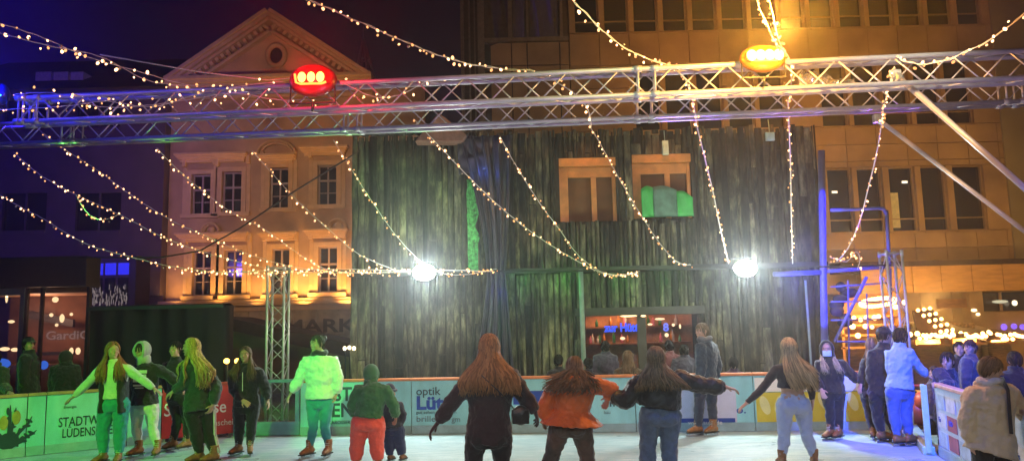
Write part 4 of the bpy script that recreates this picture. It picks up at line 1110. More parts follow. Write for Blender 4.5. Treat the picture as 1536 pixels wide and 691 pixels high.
# black tent
YT = 15.5
bt = thing('market_tent', 'black fabric market tent behind the left rink boards', 'tent', tuple(at(235, 500, YT).xy)+(0,))
TEN = mat('black_canvas', (.006, .004, .014), .8, var=.5, scale=3, bump=.5, bscale=8)
x0, zt = xz(135, 462, YT); x1, _ = xz(337, 465, YT)
q = MB(); q.sheet(lambda u, v: (lerp(x0, x1, u), YT + .03*math.sin(u*40) + .05*math.sin(u*11+v*3), zt*v), 60, 8)
q.sheet(lambda u, v: (lerp(x0, x1, u), YT+.0+.5*v, zt + .05*math.sin(math.pi*v)), 8, 6); q.bx(x1-.06, x1, YT+.1, YT+.5, 0, zt); q.bx(x0, x0+.06, YT+.1, YT+.5, 0, zt)
part('canvas', q, TEN, bt, True)
q = MB()
for x in (x0+.04, x1-.04, (x0+x1)/2): q.bx(x-.03, x+.03, YT+.12, YT+.18, 0, zt)
q.bx(x0, x1, YT-.10, YT-.06, zt-.05, zt+.02); part('frame', q, DFR, bt)
# large dark parasol / sloping awning in front of the sandstone base
YP = 21
aw = thing('awning', 'dark sloping awning in front of the sandstone base of the townhouse', 'awning', tuple(at(430, 520, YP).xy)+(0,))
AWM = mat('awning_brown', (.05, .028, .022), .8, var=.3); AWO = mat('awning_olive_wall', (.16, .13, .05), .8, var=.25, scale=2)
p1, p2, p3, p4 = at(332, 474, YP), at(528, 516, YP), at(528, 536, YP), at(332, 492, YP)
q = MB(); q.prism([p1, p2, p3, p4], (0, 2.5, 0)); part('roof_sheet', q, AWM, aw)
q = MB(); q.prism([p4 + Vector((.0, .3, 0)), p3 + Vector((0, .3, 0)), Vector((p3.x, YP+.3, 0)), Vector((p4.x, YP+.3, 0))], (0, .1, 0)); part('side_wall', q, AWO, aw)
for i, (px, py) in enumerate(((340, 541), (356, 541), (372, 540))):
    c = at(px, py, 14.6); t = thing('amber_lamp', ('left', 'middle', 'right')[i] + 'most of the three small amber lamps behind the dark clad girl' if i != 1 else 'middle one of the three small amber lamps behind the dark clad girl', 'lamp', tuple(c), 'small amber lamps')
    q = MB(); q.ell(c, (.055, .04, .05)); part('bulb', q, emis('amber_orb', (1, .55, .08), 9), t, True)
    q = MB(); q.tube([Vector((c.x, c.y+.05, c.z-.02)), Vector((c.x, c.y+.05, 0))], .015, 6); part('stem', q, DFR, t, True)
for i, (px, py) in enumerate(((517, 522), (524, 521), (531, 522))):
    c = at(px, py, 14.25); t = thing('wall_lamp', ('first', 'second', 'third')[i] + ' of three tiny warm lamps left of the plank building', 'lamp', tuple(c), 'tiny lamps beside the plank building')
    q = MB(); q.ell(c, (.03, .03, .035)); part('bulb', q, emis('warm_orb', (1, .8, .5), 8), t, True)
    q = MB(); q.tube([c, c + Vector((.0, .05, -.12)), Vector((c.x, c.y+.08, 0))], .012, 6); part('stem', q, DFR, t, True)
# church spire far behind
YS = 70
sp = at(545, 58, YS); sb = at(547, 122, YS); r_ = 34/1150*YS*.5
q = MB()
base = [sb + Vector((math.cos(R(a))*r_, math.sin(R(a))*r_, 0)) for a in range(0, 360, 60)]
for i, b_ in enumerate(base):
    q.tube([b_, sp], .14, 6)
    for k in (.25, .5, .75): q.tube([lerp(b_, sp, k), lerp(base[(i+1) % 6], sp, k)], .07, 5)
q.tube([sp, sp + Vector((0, 0, 1.2))], .06, 6)
st = thing('church_spire', 'faint openwork spire against the night sky behind the townhouse', 'spire', (sb.x, YS, 0))
part('spire', q, mat('spire_iron', (.20, .13, .11), .7, emit=None), st)
q = MB(); q.bx(sb.x-r_, sb.x+r_, YS-r_, YS+r_, 0, sb.z); part('tower', q, ROOF, st)

# ------------------------------------------------------------------ stone clad office block (right)
YR = 25.0
PAN = mat('stone_panel', (.34, .24, .12), .75, var=.34, scale=.7, bump=.15, bscale=30)
PAN2 = mat('stone_panel_grey', (.27, .24, .14), .75, var=.16, scale=.8, bump=.15, bscale=30)
JNT = mat('panel_joint', (.10, .07, .04), .9)
WFR = mat('bronze_frame', (.32, .22, .11), .45, .3, var=.12)
ob = thing('office_block', 'tall stone clad office block with bands of windows, filling the right background', 'building', (at(1100, 500, YR).x, YR, 0))
def X_(px): return at(px, 300, YR).x
def Z_(py, px=1150): return at(px, py, YR).z
rx0, rx1 = X_(862), X_(1850)
bands = [(Z_(44), Z_(-75)), (Z_(192), Z_(96)), (Z_(352), Z_(254))]
holes = []; lowx = [(1199, 1233), (1243, 1280), (1288, 1326), (1336, 1375), (1384, 1422), (1432, 1479)]
for bi, (z0, z1) in enumerate(bands):
    if bi == 2: xs = lowx + [(1000+i*47, 1038+i*47) for i in range(4)]+[(1560+i*47, 1598+i*47) for i in range(4)]
    elif bi == 0: xs = [(870+i*45.6, 908+i*45.6) for i in range(14)] + [(1545+i*46, 1583+i*46) for i in range(4)]
    else: xs = [(958+i*47.5, 998+i*47.5) for i in range(5)] + [(1243+i*47.5, 1283+i*47.5) for i in range(5)] + [(1560+i*47, 1598+i*47) for i in range(4)]
    for (a, b_) in xs: holes.append((X_(a), X_(b_), z0, z1))
q = MB(); q.bx(rx0, rx1, YR+.32, YR+14, 0, 22); part('core', q, JNT, ob)
q = MB(); gap = .012
zl = sorted({0.0, Z_(402), 22.0} | {z for b_ in bands for z in b_} | {Z_(44)-1.15, Z_(44)-1.95, Z_(352)-.55, Z_(245), Z_(220), Z_(352)-1.0})
ncol = int((rx1-rx0)/1.0)
xsr = []; x = rx0
while x < rx1: xsr.append(x); x += 1.01
xsr.append(rx1)
for j in range(len(zl)-1):
    z0, z1 = zl[j], zl[j+1]
    if z1-z0 < .02: continue
    cz = (z0+z1)/2
    hh = [h for h in holes if h[2]-.01 < cz < h[3]+.01]
    if not hh:
        for i in range(len(xsr)-1): q.bx(xsr[i]+gap, xsr[i+1]-gap, YR+ru(-.006, .006), YR+.31, z0+gap, z1-gap)
    else:
        ed = sorted(hh); cur = rx0
        for h in ed:
            if h[0]-cur > .02:
                nn = max(1, round((h[0]-cur)/1.1))
                for i in range(nn): q.bx(cur+(h[0]-cur)*i/nn+gap*.5, cur+(h[0]-cur)*(i+1)/nn-gap*.5, YR+(.0 if h[0]-cur > .4 else -.03), YR+.31, z0+gap, z1-gap)
            cur = h[1]
        if rx1-cur > .02: q.bx(cur+gap, rx1-gap, YR, YR+.31, z0+gap, z1-gap)
part('stone_cladding', q, PAN, ob)
BLIND = mat('blind_warm', (.30, .20, .09), .8, emit=(.9, .65, .25), es=.03)  # weak emission imitates room light behind the blinds
for i, h in enumerate(holes):
    if h[0] > X_(1640): continue
    q = MB(); f = .045; y = YR+.1
    q.bx(h[0], h[0]+f, y, y+.1, h[2], h[3]); q.bx(h[1]-f, h[1], y, y+.1, h[2], h[3]); q.bx(h[0]+f, h[1]-f, y, y+.1, h[2], h[2]+f); q.bx(h[0]+f, h[1]-f, y, y+.1, h[3]-f, h[3])
    q.bx(h[0]+f, h[1]-f, y+.02, y+.07, h[2]+.42, h[2]+.46)
    q.bx(h[0]-.02, h[1]+.02, YR-.06, YR+.099, h[2]-.05, h[2]-.001)
    o = part('window', q, WFR, ob)
    g_ = MB(); g_.bx(h[0]+.02, h[1]-.02, YR+.21, YR+.23, h[2]+.02, h[3]-.02); part('pane', g_, DGL, o)
    if i % 9 in (3,): 
        g_ = MB(); g_.bx(h[0]+f+.02, h[1]-f-.02, YR+.185, YR+.195, h[3]-.9*rnd()-.3, h[3]-f-.01); part('blind', g_, BLIND, o)
# the lit pane and ceiling lamp seen in the third low window
x0, x1 = X_(1338), X_(1352)
q = MB(); q.bx(x0, x1, YR+.19, YR+.2, Z_(345), Z_(292)); part('lit_curtain', q, mat('lit_curtain', (.4, .33, .12), .8, emit=(.75, .62, .2), es=.16), ob)
for px, py in ((1357, 273), (1252, 288)):
    q = MB(); c = at(px, py, YR+.16); q.bx(c.x-.09, c.x+.09, YR+.15, YR+.17, c.z-.035, c.z+.035); part('ceiling_lamp', q, emis('office_lamp', (1, .85, .6), 2.2 if px > 1300 else .7), ob)
# pilaster and right end in grey stone
q = MB(); q.bx(X_(1512), X_(1850), YR-.10, YR-.02, Z_(400), 22); part('pilaster', q, PAN2, ob)
# stair tower at the left end with big wrapped panes
twx0, twx1 = X_(697), X_(861)
q = MB(); q.bx(twx0+.05, twx1, YR+.12, YR+13, 0, 22); part('tower_core', q, JNT, ob)
q = MB()
for z0, z1 in ((Z_(90), Z_(56)), (Z_(106), Z_(91)), (Z_(200), Z_(107)), (0, Z_(201))):
    for i, (a, b_) in enumerate(((773, 796), (797, 846), (847, 861), (740, 772))): 
        q.bx(X_(a)+gap, X_(b_)-gap, YR-.02, YR+.11, z0+gap, z1-gap)
part('tower_panels', q, PAN, ob)
q = MB()
for px, w_ in ((697, .10), (708, .05), (716, .04), (726, .22), (771, .14), (798, .06), (850, .10)):
    x = X_(px); q.bx(x-w_/2, x+w_/2, YR-.10, YR+.115, (0 if px < 771 else Z_(52)), 22)
q.bx(X_(721), X_(861), YR-.08, YR+.11, Z_(55), Z_(49)); q.bx(X_(726), X_(770), YR-.06, YR+.11, Z_(96), Z_(92)); part('tower_mullions', q, mat('grey_bronze', (.22, .18, .11), .5, .2), ob)
FOIL = mat('foil_sheet', (.55, .50, .42), .22, .85, var=.2, scale=6)
for i, (a, b_) in enumerate(((728, 768), (775, 795), (802, 845))):
    x0, x1 = X_(a), X_(b_); z0, z1 = Z_(48), Z_(-60)
    q = MB(); q.sheet(lambda u, v: (lerp(x0, x1, u), YR+.02 - .05*noise.noise(Vector((u*3+i*9, 0, v*1.5)))*2 - .02*math.sin(u*23+v*7), lerp(z0, z1, v)), 24, 30)
    part('wrapped_pane', q, [DGL, FOIL][1] if i != 0 else mat('dusty_glass', (.10, .08, .05), .25, spec=.7), ob, True)
q = MB(); q.bx(X_(727), X_(769), YR+.05, YR+.07, Z_(90), Z_(57)); part('tower_pane', q, mat('greenish_glass', (.05, .07, .06), .15), ob)
q = MB(); q.add([at(726, 57, YR-.02), at(764, 58, YR-.02), at(734, 70, YR-.04)], [(0, 2, 1)]); o = part('torn_sheet', q, FOIL, ob); o.modifiers.new('s', 'SOLIDIFY').thickness = .01
# dark ledge, sign band, shop front below
q = MB(); q.bx(X_(1236), X_(1850), YR-.9, YR-.03, Z_(414), Z_(399)); 
for i in range(7): c = at(1380+i*24+ru(-5, 5), 396, YR-.5); q.ell(c, (ru(.2, .5), .3, ru(.08, .16)))
part('canopy', q, mat('dark_canopy', (.035, .025, .02), .8, var=.4), ob)
BAND = mat('sign_band', (.50, .30, .10), .6, var=.22, scale=2, stretch=(1, 1, 5))
q = MB(); xs = [1262, 1298, 1335, 1376, 1420, 1464, 1508]
for i in range(len(xs)-1): q.bx(X_(xs[i])+.01, X_(xs[i+1])-.01, YR-1.0, YR-.92, Z_(445), Z_(407))
part('sign_band', q, BAND, ob)
q = MB(); q.bx(X_(1511), X_(1850), YR-1.0, YR-.92, Z_(446), Z_(409)); part('sign_band', q, mat('sign_olive', (.26, .24, .08), .6, var=.15), ob)
q = MB(); q.bx(X_(1440), X_(1535), YR-.6, YR-.5, Z_(474), Z_(447)); o = part('window', q, DGL, ob)
q = MB(); q.bx(X_(1466), X_(1469), YR-.66, YR-.601, Z_(474), Z_(447)); part('frame', q, WFR, o)
q = MB(); q.bx(X_(1437), X_(1850), YR-.7, YR-.35, 0, Z_(475)); q.bx(X_(1420), X_(1439), YR-.75, YR-.3, 0, Z_(446)); part('shop_wall', q, PAN, ob)
for px, py, sz, c_, e_ in ((1500, 452, (.26, .04, .05), (.8, .75, .5), .8), (1522, 454, (.09, .04, .09), (1, .85, .6), 2), (1461, 465, (.1, .04, .05), (1, .75, .4), 3), (1467, 471, (.07, .04, .05), (1, .75, .4), 3), (1506, 490, (.10, .05, .10), (.25, .12, 1), 1.6), (1521, 489, (.10, .05, .09), (.25, .12, 1), 1.3), (1534, 490, (.10, .05, .09), (.25, .12, 1), 1.3)):
    q = MB(); q.ell(at(px, py, YR-.8), sz, nu=12, nv=8); part('shop_lamp', q, emis('shop_%d' % px, c_, e_), ob, True)
lamp('sodium_street_light', 'SPOT', (9, 12, 10), 950, (1, .56, .16), (8.5, 25, 7), .5, 100, .7)
lamp('sodium_street_light', 'SPOT', (15, 17, 4.8), 700, (1, .48, .10), (13, 25, 3), .4, 110, .8)

# ------------------------------------------------------------------ plank building
YW = 14.35
pb = thing('plank_building', 'dark two storey hut of rough upright bark planks with a bar window', 'building', (at(880, 600, YW).x, YW, 0))
def woodmat(name, c1, c2, c3, sc=1):
    mt, nt, b = nodes(name); N = nt.nodes; L = nt.links
    tc = N.new('ShaderNodeTexCoord'); mp = N.new('ShaderNodeMapping'); mp.inputs['Scale'].default_value = (3.6*sc, 3.6*sc, .95*sc); L.new(tc.outputs['Object'], mp.inputs[0])
    nz = N.new('ShaderNodeTexNoise'); nz.inputs['Scale'].default_value = 3.2; nz.inputs['Detail'].default_value = 10; nz.inputs['Roughness'].default_value = .65; L.new(mp.outputs[0], nz.inputs[0])
    cr = N.new('ShaderNodeValToRGB'); e = cr.color_ramp.elements; e[0].position = .36; e[1].position = .66
    e[0].color = c1+(1,); e[1].color = c3+(1,); m_ = e.new(.5); m_.color = c2+(1,)
    L.new(nz.outputs[0], cr.inputs[0])
    g = N.new('ShaderNodeNewGeometry'); hm = N.new('ShaderNodeMapRange'); hm.inputs[3].default_value = .25; hm.inputs[4].default_value = 2.3; L.new(g.outputs['Random Per Island'], hm.inputs[0])
    mx = N.new('ShaderNodeMix'); mx.data_type = 'RGBA'; mx.blend_type = 'MULTIPLY'; mx.inputs[0].default_value = 1
    nb = N.new('ShaderNodeTexNoise'); nb.inputs['Scale'].default_value = 1.3; nb.inputs['Detail'].default_value = 4; L.new(tc.outputs['Object'], nb.inputs[0])
    rb = N.new('ShaderNodeMapRange'); rb.inputs[1].default_value = .36; rb.inputs[2].default_value = .62; rb.inputs[3].default_value = .35; rb.inputs[4].default_value = 1.35; L.new(nb.outputs[0], rb.inputs[0])
    mb_ = N.new('ShaderNodeMath'); mb_.operation = 'MULTIPLY'; L.new(hm.outputs[0], mb_.inputs[0]); L.new(rb.outputs[0], mb_.inputs[1])
    L.new(cr.outputs[0], mx.inputs[6]); L.new(mb_.outputs[0], mx.inputs[7]); L.new(mx.outputs[2], b.inputs['Base Color'])
    b.inputs['Roughness'].default_value = .85
    bp = N.new('ShaderNodeBump'); bp.inputs['Strength'].default_value = .9; bp.inputs['Distance'].default_value = .03; L.new(nz.outputs[0], bp.inputs['Height']); L.new(bp.outputs[0], b.inputs['Normal'])
    _M[name] = mt; return mt
BARK = woodmat('bark_plank', (.014, .011, .006), (.044, .037, .021), (.115, .10, .056))
BARK2 = woodmat('bark_plank_low', (.015, .013, .009), (.046, .040, .026), (.125, .112, .07))
def xw(px, Y=YW): return at(px, 400, Y).x
def zw(py, px=880, Y=YW): return at(px, py, Y).z
ztop_, zmid, zpar = zw(196), zw(404), zw(336)
wx0, wx1 = xw(527), xw(1236)
upw = [(xw(843), xw(930), zw(332), zw(236)), (xw(955), xw(1045), zw(330), zw(233))]
bar = (xw(876), xw(1044), zw(560), zw(474))
random.seed(5)
def planks(mb, x0, x1, z0, z1, y, holes=(), wmin=.045, wmax=.15, th=.03, jag=.05):
    x = x0
    while x < x1:
        w_ = min(ru(wmin, wmax), x1-x+.02); sp_ = [(z0 + ru(-jag, jag)*.3, z1 + ru(-jag, jag))]
        for h in holes:
            if x+w_ > h[0] and x < h[1]:
                ns = []
                for a, b_ in sp_:
                    if h[2] > a: ns.append((a, min(b_, h[2])))
                    if h[3] < b_: ns.append((max(a, h[3]), b_))
                sp_ = ns
        if rnd() < .45 and z1-z0 > 1.2:   # butt joint somewhere along the plank
            ns = []
            for a, b_ in sp_:
                j_ = ru(a+.15*(b_-a), b_-.15*(b_-a)); ns += [(a, j_-.012), (j_+.012, b_)]
            sp_ = ns
        dy = ru(-.03, .03)
        for a, b_ in sp_:
            if b_-a < .03: continue
            n_ = max(2, int((b_-a)/.22)); L_, R_ = [], []
            s1, s2 = ru(0, 99), ru(0, 99)
            for i in range(n_+1):
                z = a+(b_-a)*i/n_
                L_.append(x + .014*noise.noise(Vector((s1, z*1.7, 0)))*1.6); R_.append(x + w_ - .004 + .014*noise.noise(Vector((s2, z*1.7, 5)))*1.6)
            vs = []; fs = []
            for i in range(n_+1):
                z = a+(b_-a)*i/n_; bow = .012*noise.noise(Vector((s1, z, 8)))
                vs += [(L_[i], y+dy+th, z), (L_[i]+.008, y+dy+bow, z), ((L_[i]+R_[i])/2, y+dy-.012+bow, z), (R_[i]-.008, y+dy+bow, z), (R_[i], y+dy+th, z)]
            for i in range(n_):
                for k in range(4): b0 = i*5+k; fs.append((b0, b0+1, b0+6, b0+5))
            fs.append((4, 3, 2, 1, 0)); e0 = n_*5; fs.append((e0, e0+1, e0+2, e0+3, e0+4))
            mb.add(vs, fs)
        x += w_ + (ru(.004, .022) if rnd() < .6 else 0)
q = MB(); planks(q, wx0, wx1, zmid+.05, ztop_, YW, [(u[0], u[1], u[2], u[3]) for u in upw]); part('upper_planks', q, BARK, pb)
q = MB(); planks(q, wx0, wx1, .02, zmid-.04, YW-.04, [bar]); part('lower_planks', q, BARK2, pb)
q = MB(); wall_with_holes(q, wx0+.02, wx1-.02, 0, ztop_-.1, YW+.05, .08, [bar]+upw); q.bx(wx0+.02, wx0+.1, YW+.14, YW+4.5, 0, ztop_-.1); q.bx(wx1-.1, wx1-.02, YW+.14, YW+4.5, 0, ztop_-.1); q.bx(wx0+.1, wx1-.1, YW+4.4, YW+4.5, 0, ztop_-.1)
q.bx(wx0+.1, wx1-.1, YW+.14, YW+4.4, ztop_-.2, ztop_-.1); q.bx(wx0+.1, wx1-.1, YW+.14, YW+4.4, zmid-.05, zmid+.05)
part('inner_walls', q, mat('raw_boards_dark', (.04, .032, .022), .8, var=.3), pb)
q = MB(); planks(q, xw(812), xw(1052), zmid+.04, zpar, YW-.16, (), .045, .11); part('balcony_planks', q, BARK2, pb)
q = MB(); q.bx(wx0-.03, wx1+.03, YW-.14, YW-.05, zmid-.05, zmid+.04); q.bx(xw(860), xw(1050), YW-.16, YW-.05, zw(474), zw(462)); q.bx(xw(860), xw(1050), YW-.22, YW-.05, zw(565), zw(560)); 
q.bx(xw(951), xw(964), YW-.09, YW-.04, zw(560), zw(474)); part('ledge', q, mat('dark_beam', (.05, .045, .04), .7, var=.3, scale=6), pb, bevel=.008)
# roof edge lumps
q = MB()
for i in range(12): x = wx0 + (xw(690)-wx0)*i/12; q.ell((x+.1, YW-.08, ztop_+.02), (.10, .09, .07), nu=10, nv=6)
part('roof_edge', q, mat('dark_rolled_felt', (.03, .035, .03), .7), pb, True)
ORW = mat('orange_window_wood', (.62, .24, .06), .5, var=.2, scale=5)
for i, u in enumerate(upw):
    q = MB(); y = YW+.15; f = .20
    q.bx(u[0], u[1], y-.12, y+.05, u[3]-.16, u[3]); q.bx(u[0], u[0]+f*.85, y-.02, y+.05, u[2], u[3]-.162); q.bx(u[1]-.07, u[1], y-.02, y+.05, u[2], u[3]-.162)
    q.bx(u[0]+f*.85, u[1]-.07, y, y+.05, u[3]-.36, u[3]-.164)
    m_ = (u[0]+f+u[1])/2 + .02; q.bx(m_-.05, m_+.05, y-.01, y+.05, u[2], u[3]-.362)
    o = part('window', q, ORW, pb, bevel=.006)
    g_ = MB(); g_.bx(u[0]+.02, u[1]-.02, y+.07, y+.08, u[2], u[3]-.1); part('pane', g_, mat('brown_glass', (.16, .075, .03), .6, var=.3, scale=2, spec=.15), o)
    lamp('window_glow', 'SPOT', ((u[0]+u[1])/2, YW-.5, u[3]+.25), 9, (1, .35, .06), ((u[0]+u[1])/2, YW+.1, u[3]-.25), .05, 110, .8)
# sheets with faint emission imitate the green light on the right window
gx0, gx1 = xw(966), xw(1043)
GF = mat('green_light_sheet', (.05, .36, .08), .5, var=.25, scale=4, emit=(.03, .7, .05), es=.08)
GF2 = mat('grey_green_light_sheet', (.10, .20, .14), .5, var=.4, scale=6, emit=(.10, .22, .16), es=.10)
def light_sheet(p0, p1, mt, t0, t1, yo):
    q = MB(); q.sheet(lambda u, v: (lerp(xw(p0), xw(p1), u), YW-.03+yo-.01*math.sin(u*9+v*4), lerp(zw(328), lerp(zw(t0), zw(t1), u) + .05*math.sin(math.pi*u), v)), 10, 6)
    o = part('window_light_sheet', q, mt, pb, True); o.modifiers.new('s', 'SOLIDIFY').thickness = .004
light_sheet(966, 984, GF, 286, 284, 0); light_sheet(984, 1020, GF2, 283, 288, .004); light_sheet(1020, 1044, GF, 290, 300, 0)
# bar room
q = MB(); bz0, bz1 = bar[2]-.3, bar[3]+.2
q.bx(bar[0]-.4, bar[1]+.4, YW+2.3, YW+2.35, .2, 2.4); part('bar_back_wall', q, mat('bar_wall', (.42, .20, .08), .6, var=.4, scale=5), pb)
q = MB()
for z in (1.25, 1.6, 1.95):
    q.bx(bar[0]-.3, bar[1]+.3, YW+2.0, YW+2.28, z, z+.03)
part('bar_shelf', q, mat('bar_shelf_wood', (.25, .12, .05), .5), pb)
for i in range(34):
    q = MB(); z = (1.28, 1.63, 1.98)[i % 3]; x = bar[0] - .2 + (bar[1]-bar[0]+.4)*rnd(); h_ = ru(.14, .26)
    q.tube([(x, YW+2.1, z), (x, YW+2.1, z+h_*.6), (x, YW+2.1, z+h_*.75), (x, YW+2.1, z+h_)], [.035, .035, .014, .012], 8)
    part('bottle', q, [mat('bottle_green', (.02, .2, .05), .1), mat('bottle_amber', (.5, .2, .02), .1), mat('bottle_pink', (.7, .2, .3), .2), mat('bottle_clear', (.6, .6, .55), .1)][i % 4], pb, True)
text('neon_lettering', 'zur Hütte', at(907, 497, YW+1.2), .165, emis('neon_blue', (.04, .10, 1), 2.2), pb, bold=.05, sx=.85)
text('neon_lettering', '8', at(995, 496, YW+1.2), .16, emis('neon_pale', (.15, .2, 1), 1.8), pb, bold=.04)
for px, py, r_ in ((943, 473.5, (.16, .03, .02)), (965, 473.5, (.05, .03, .02)), (934, 507, (.05, .04, .03)), (988, 478, (.08, .03, .02)), (1010, 487, (.03,)*3), (1020, 489, (.02, .02, .05)), (975, 486, (.05, .03, .02)), (1000, 502, (.04,)*3), (990, 478, (.1, .03, .02))):
    q = MB(); q.ell(at(px, py, YW+1.0 if py > 475 else YW-.1), r_, nu=10, nv=6); part('bar_lamp', q, emis('bar_bulb', (1, .7, .35), 2.6), pb, True)
lamp('bar_light', 'POINT', ((bar[0]+bar[1])/2-.3, YW+1.5, 2.15), 75, (1, .5, .2), size=.15)
lamp('bar_light', 'POINT', ((bar[0]+bar[1])/2+.7, YW+.9, 2.15), 35, (1, .45, .3), size=.15)
q = MB(); q.bx(bar[0], bar[1], YW+.0, YW+.008, bar[2], bar[3]); part('bar_window_glass', q, glass('bar_glass', (.9, .88, .92), .07), pb)
# grey posts in front
for px, y0, y1, r_, lab in ((871, 404, 575, .045, 'grey green timber post left of the bar window'), (1208, 420, 565, .02, 'thin grey pole in front of the plank building near its right end')):
    q = MB(); a = at(px, y0, YW-.30); q.tube([Vector((a.x, a.y, 0)), a], r_, 10); solo('post', q, mat('grey_post', (.22, .28, .28), .6, var=.15), lab, 'post', smooth=True)
# drape and netting with painted green light
q = MB()
ya = YW-.25
q.sheet(lambda u, v: (lerp(xw(703)+.04*noise.noise(Vector((0, 0, v*9))), xw(718)+.09*noise.noise(Vector((3, 0, v*7))), u), ya+.06+.01*math.sin(u*30+v*22)+.012*math.sin(v*60), lerp(zw(404), zw(268), v)), 14, 40)
t = solo('netting', q, mat('netting_green_light', (.06, .30, .07), .5, var=.8, scale=14, bump=1, bscale=40), 'netting with painted green light, hanging beside the dark drape on the plank building', 'netting', smooth=True); t.modifiers.new('s', 'SOLIDIFY').thickness = .006  # soft green light here is painted into the netting colour
DRP = mat('dark_drape', (.035, .03, .045), .35, var=.3, scale=4, spec=.7)
q = MB()
def drape(u, v):
    z = lerp(zw(560), zw(206), v); pinch = .30 + .7*abs(v-.42)*1.3
    xc = lerp(xw(738), xw(733), v) + (xw(752)-xw(733))*math.sin(math.pi*v)*.5
    return (xc + (u-.5)*(.78*pinch + .10) + .35*(v-.42)*(v-.42)*(-1 if u < .5 else 1)*abs(u-.5)*2, ya-.05 - .05*math.sin(u*26+v*2) - .02*math.sin(u*61), z)
q.sheet(drape, 60, 30)
t = solo('drape', q, DRP, 'dark gathered drape hanging down the plank building', 'drape', smooth=True); t.modifiers.new('s', 'SOLIDIFY').thickness = .008
q = MB()
q.sheet(lambda u, v: (lerp(xw(690), xw(745), u)+.1*(v-1)*(u-.2), ya-.03-.06*noise.noise(Vector((u*4, v*4, 1))), lerp(zw(262), zw(206), v)+.10*u*(1-v)), 20, 14)
t = solo('tarpaulin', q, DRP, 'crumpled black tarpaulin under the roof edge above the green netting', 'tarpaulin', smooth=True); t.modifiers.new('s', 'SOLIDIFY').thickness = .008
# tan folded canvas on the roof, silver foil on the truss
q = MB(); a, b_, c, d = at(622, 212, 13.9), at(694, 212, 13.9), at(700, 202, 13.9), at(658, 168, 13.9); q.prism([a, b_, c, d], (0, .35, 0))
solo('folded_canvas', q, mat('tan_canvas', (.24, .12, .08), .8, bump=.4), 'tan folded canvas standing on the roof edge behind the lower truss', 'canvas', bevel=.02)
q = MB()
q.sheet(lambda u, v: tuple(at(lerp(1198, 1282, u), lerp(128, 116-6*math.sin(u*6), v) - 6*(1-u)*(v-.5)*2, 9.85) + Vector((0, .12*noise.noise(Vector((u*9, v*5, 2))), .07*noise.noise(Vector((u*7, v*4, 7)))))), 40, 10)
t = solo('foil_sheet', q, mat('silver_foil', (.75, .72, .70), .18, .9, var=.15), 'crumpled silver foil sheet caught on the upper truss right of the amber lamp', 'foil', smooth=False); t.modifiers.new('s', 'SOLIDIFY').thickness = .003
# small electrical boxes on the wall and balcony lights
for px, py, w_, h_, lab in ((998, 222, 9, 22, 'small pale green box fixed above the orange framed windows'), (1155, 205, 13, 13, 'small square pale box on the plank wall under the amber lamp')):
    c = at(px, py, YW-.07); q = MB(); q.box(c, (w_/80, .06, h_/80)); q.box(c - Vector((0, .035, 0)), (w_/110, .012, h_/110)); q.tube([c, c + Vector((0, .05, .35))], .008, 6)
    solo('junction_box', q, mat('pale_box', (.4, .55, .48), .5), lab, 'box', bevel=.006)

# ------------------------------------------------------------------ blue lit scaffold right of the plank building
SCF = mat('scaffold_tube', (.12, .12, .36), .5, .1, var=.1)  # blue lamplight is partly painted into the tube colour
def xs_(px, py, Y): return at(px, py, Y)
YSc = 13.9
sf = thing('scaffold', 'blue lit tube scaffold with a diagonal brace right of the plank building', 'scaffold', tuple(at(1290, 600, YSc).xy)+(0,))
def post(px0, py0, px1, py1, r_, Y=YSc, nm='tube', mt=SCF):
    q = MB(); q.tube([at(px0, py0, Y), at(px1, py1, Y)], r_, 10); return part(nm, q, mt, sf, True)
post(1232, 226, 1238, 590, .062, YSc, 'post'); post(1330, 315, 1334, 400, .032, nm='post'); post(1336, 402, 1338, 590, .018, nm='post'); post(1246, 315, 1326, 312, .028)
q = MB(); q.tube([at(1246, 316, YSc), at(1318, 312, YSc), at(1326, 314, YSc), at(1330, 322, YSc)], .03, 10); part('rail', q, SCF, sf, True)
post(1160, 411, 1236, 408, .045, nm='beam'); post(1236, 407, 1334, 400, .032, nm='beam')
post(1252, 512, 1300, 415, .030, nm='brace', Y=YSc-.1); post(1252, 512, 1340, 512, .018, nm='beam'); post(1246, 430, 1330, 424, .014); post(1246, 480, 1330, 478, .014); post(1246, 452, 1320, 452, .014)
post(1272, 420, 1274, 560, .016); post(1300, 440, 1304, 560, .016)
q = MB()
for i in range(7): c = at(1258+ru(-8, 20), 430+i*9, YSc+.1); q.ell(c, (ru(.08, .2), .1, ru(.05, .12)), nu=10, nv=6)
part('bundled_tarp', q, mat('dark_tarp', (.03, .025, .03), .8), sf, True)
BLU = (.02, .02, 1)
for px_ in (790, 850, 930, 1000): lamp('green_led', 'POINT', at(px_, 420, 14.0), 3.2, (.03, 1, .06), size=.05)
lamp('blue_wash', 'POINT', at(756, 436, 13.75), 5, BLU, size=.04)
lamp('blue_wash', 'POINT', at(722, 255, 13.9), 3, (.1, .2, 1), size=.04)
lamp('blue_wash', 'SPOT', at(1250, 190, 13.0), 1000, BLU, at(1234, 370, YSc), .06, 34, .4)
lamp('blue_wash', 'SPOT', at(1236, 520, 13.1), 280, BLU, at(1240, 400, YSc), .06, 75, .5)
lamp('blue_wash', 'POINT', at(1185, 425, 13.75), 14, BLU, size=.05)
lamp('blue_wash', 'POINT', at(1312, 416, 13.5), 16, BLU, size=.05)

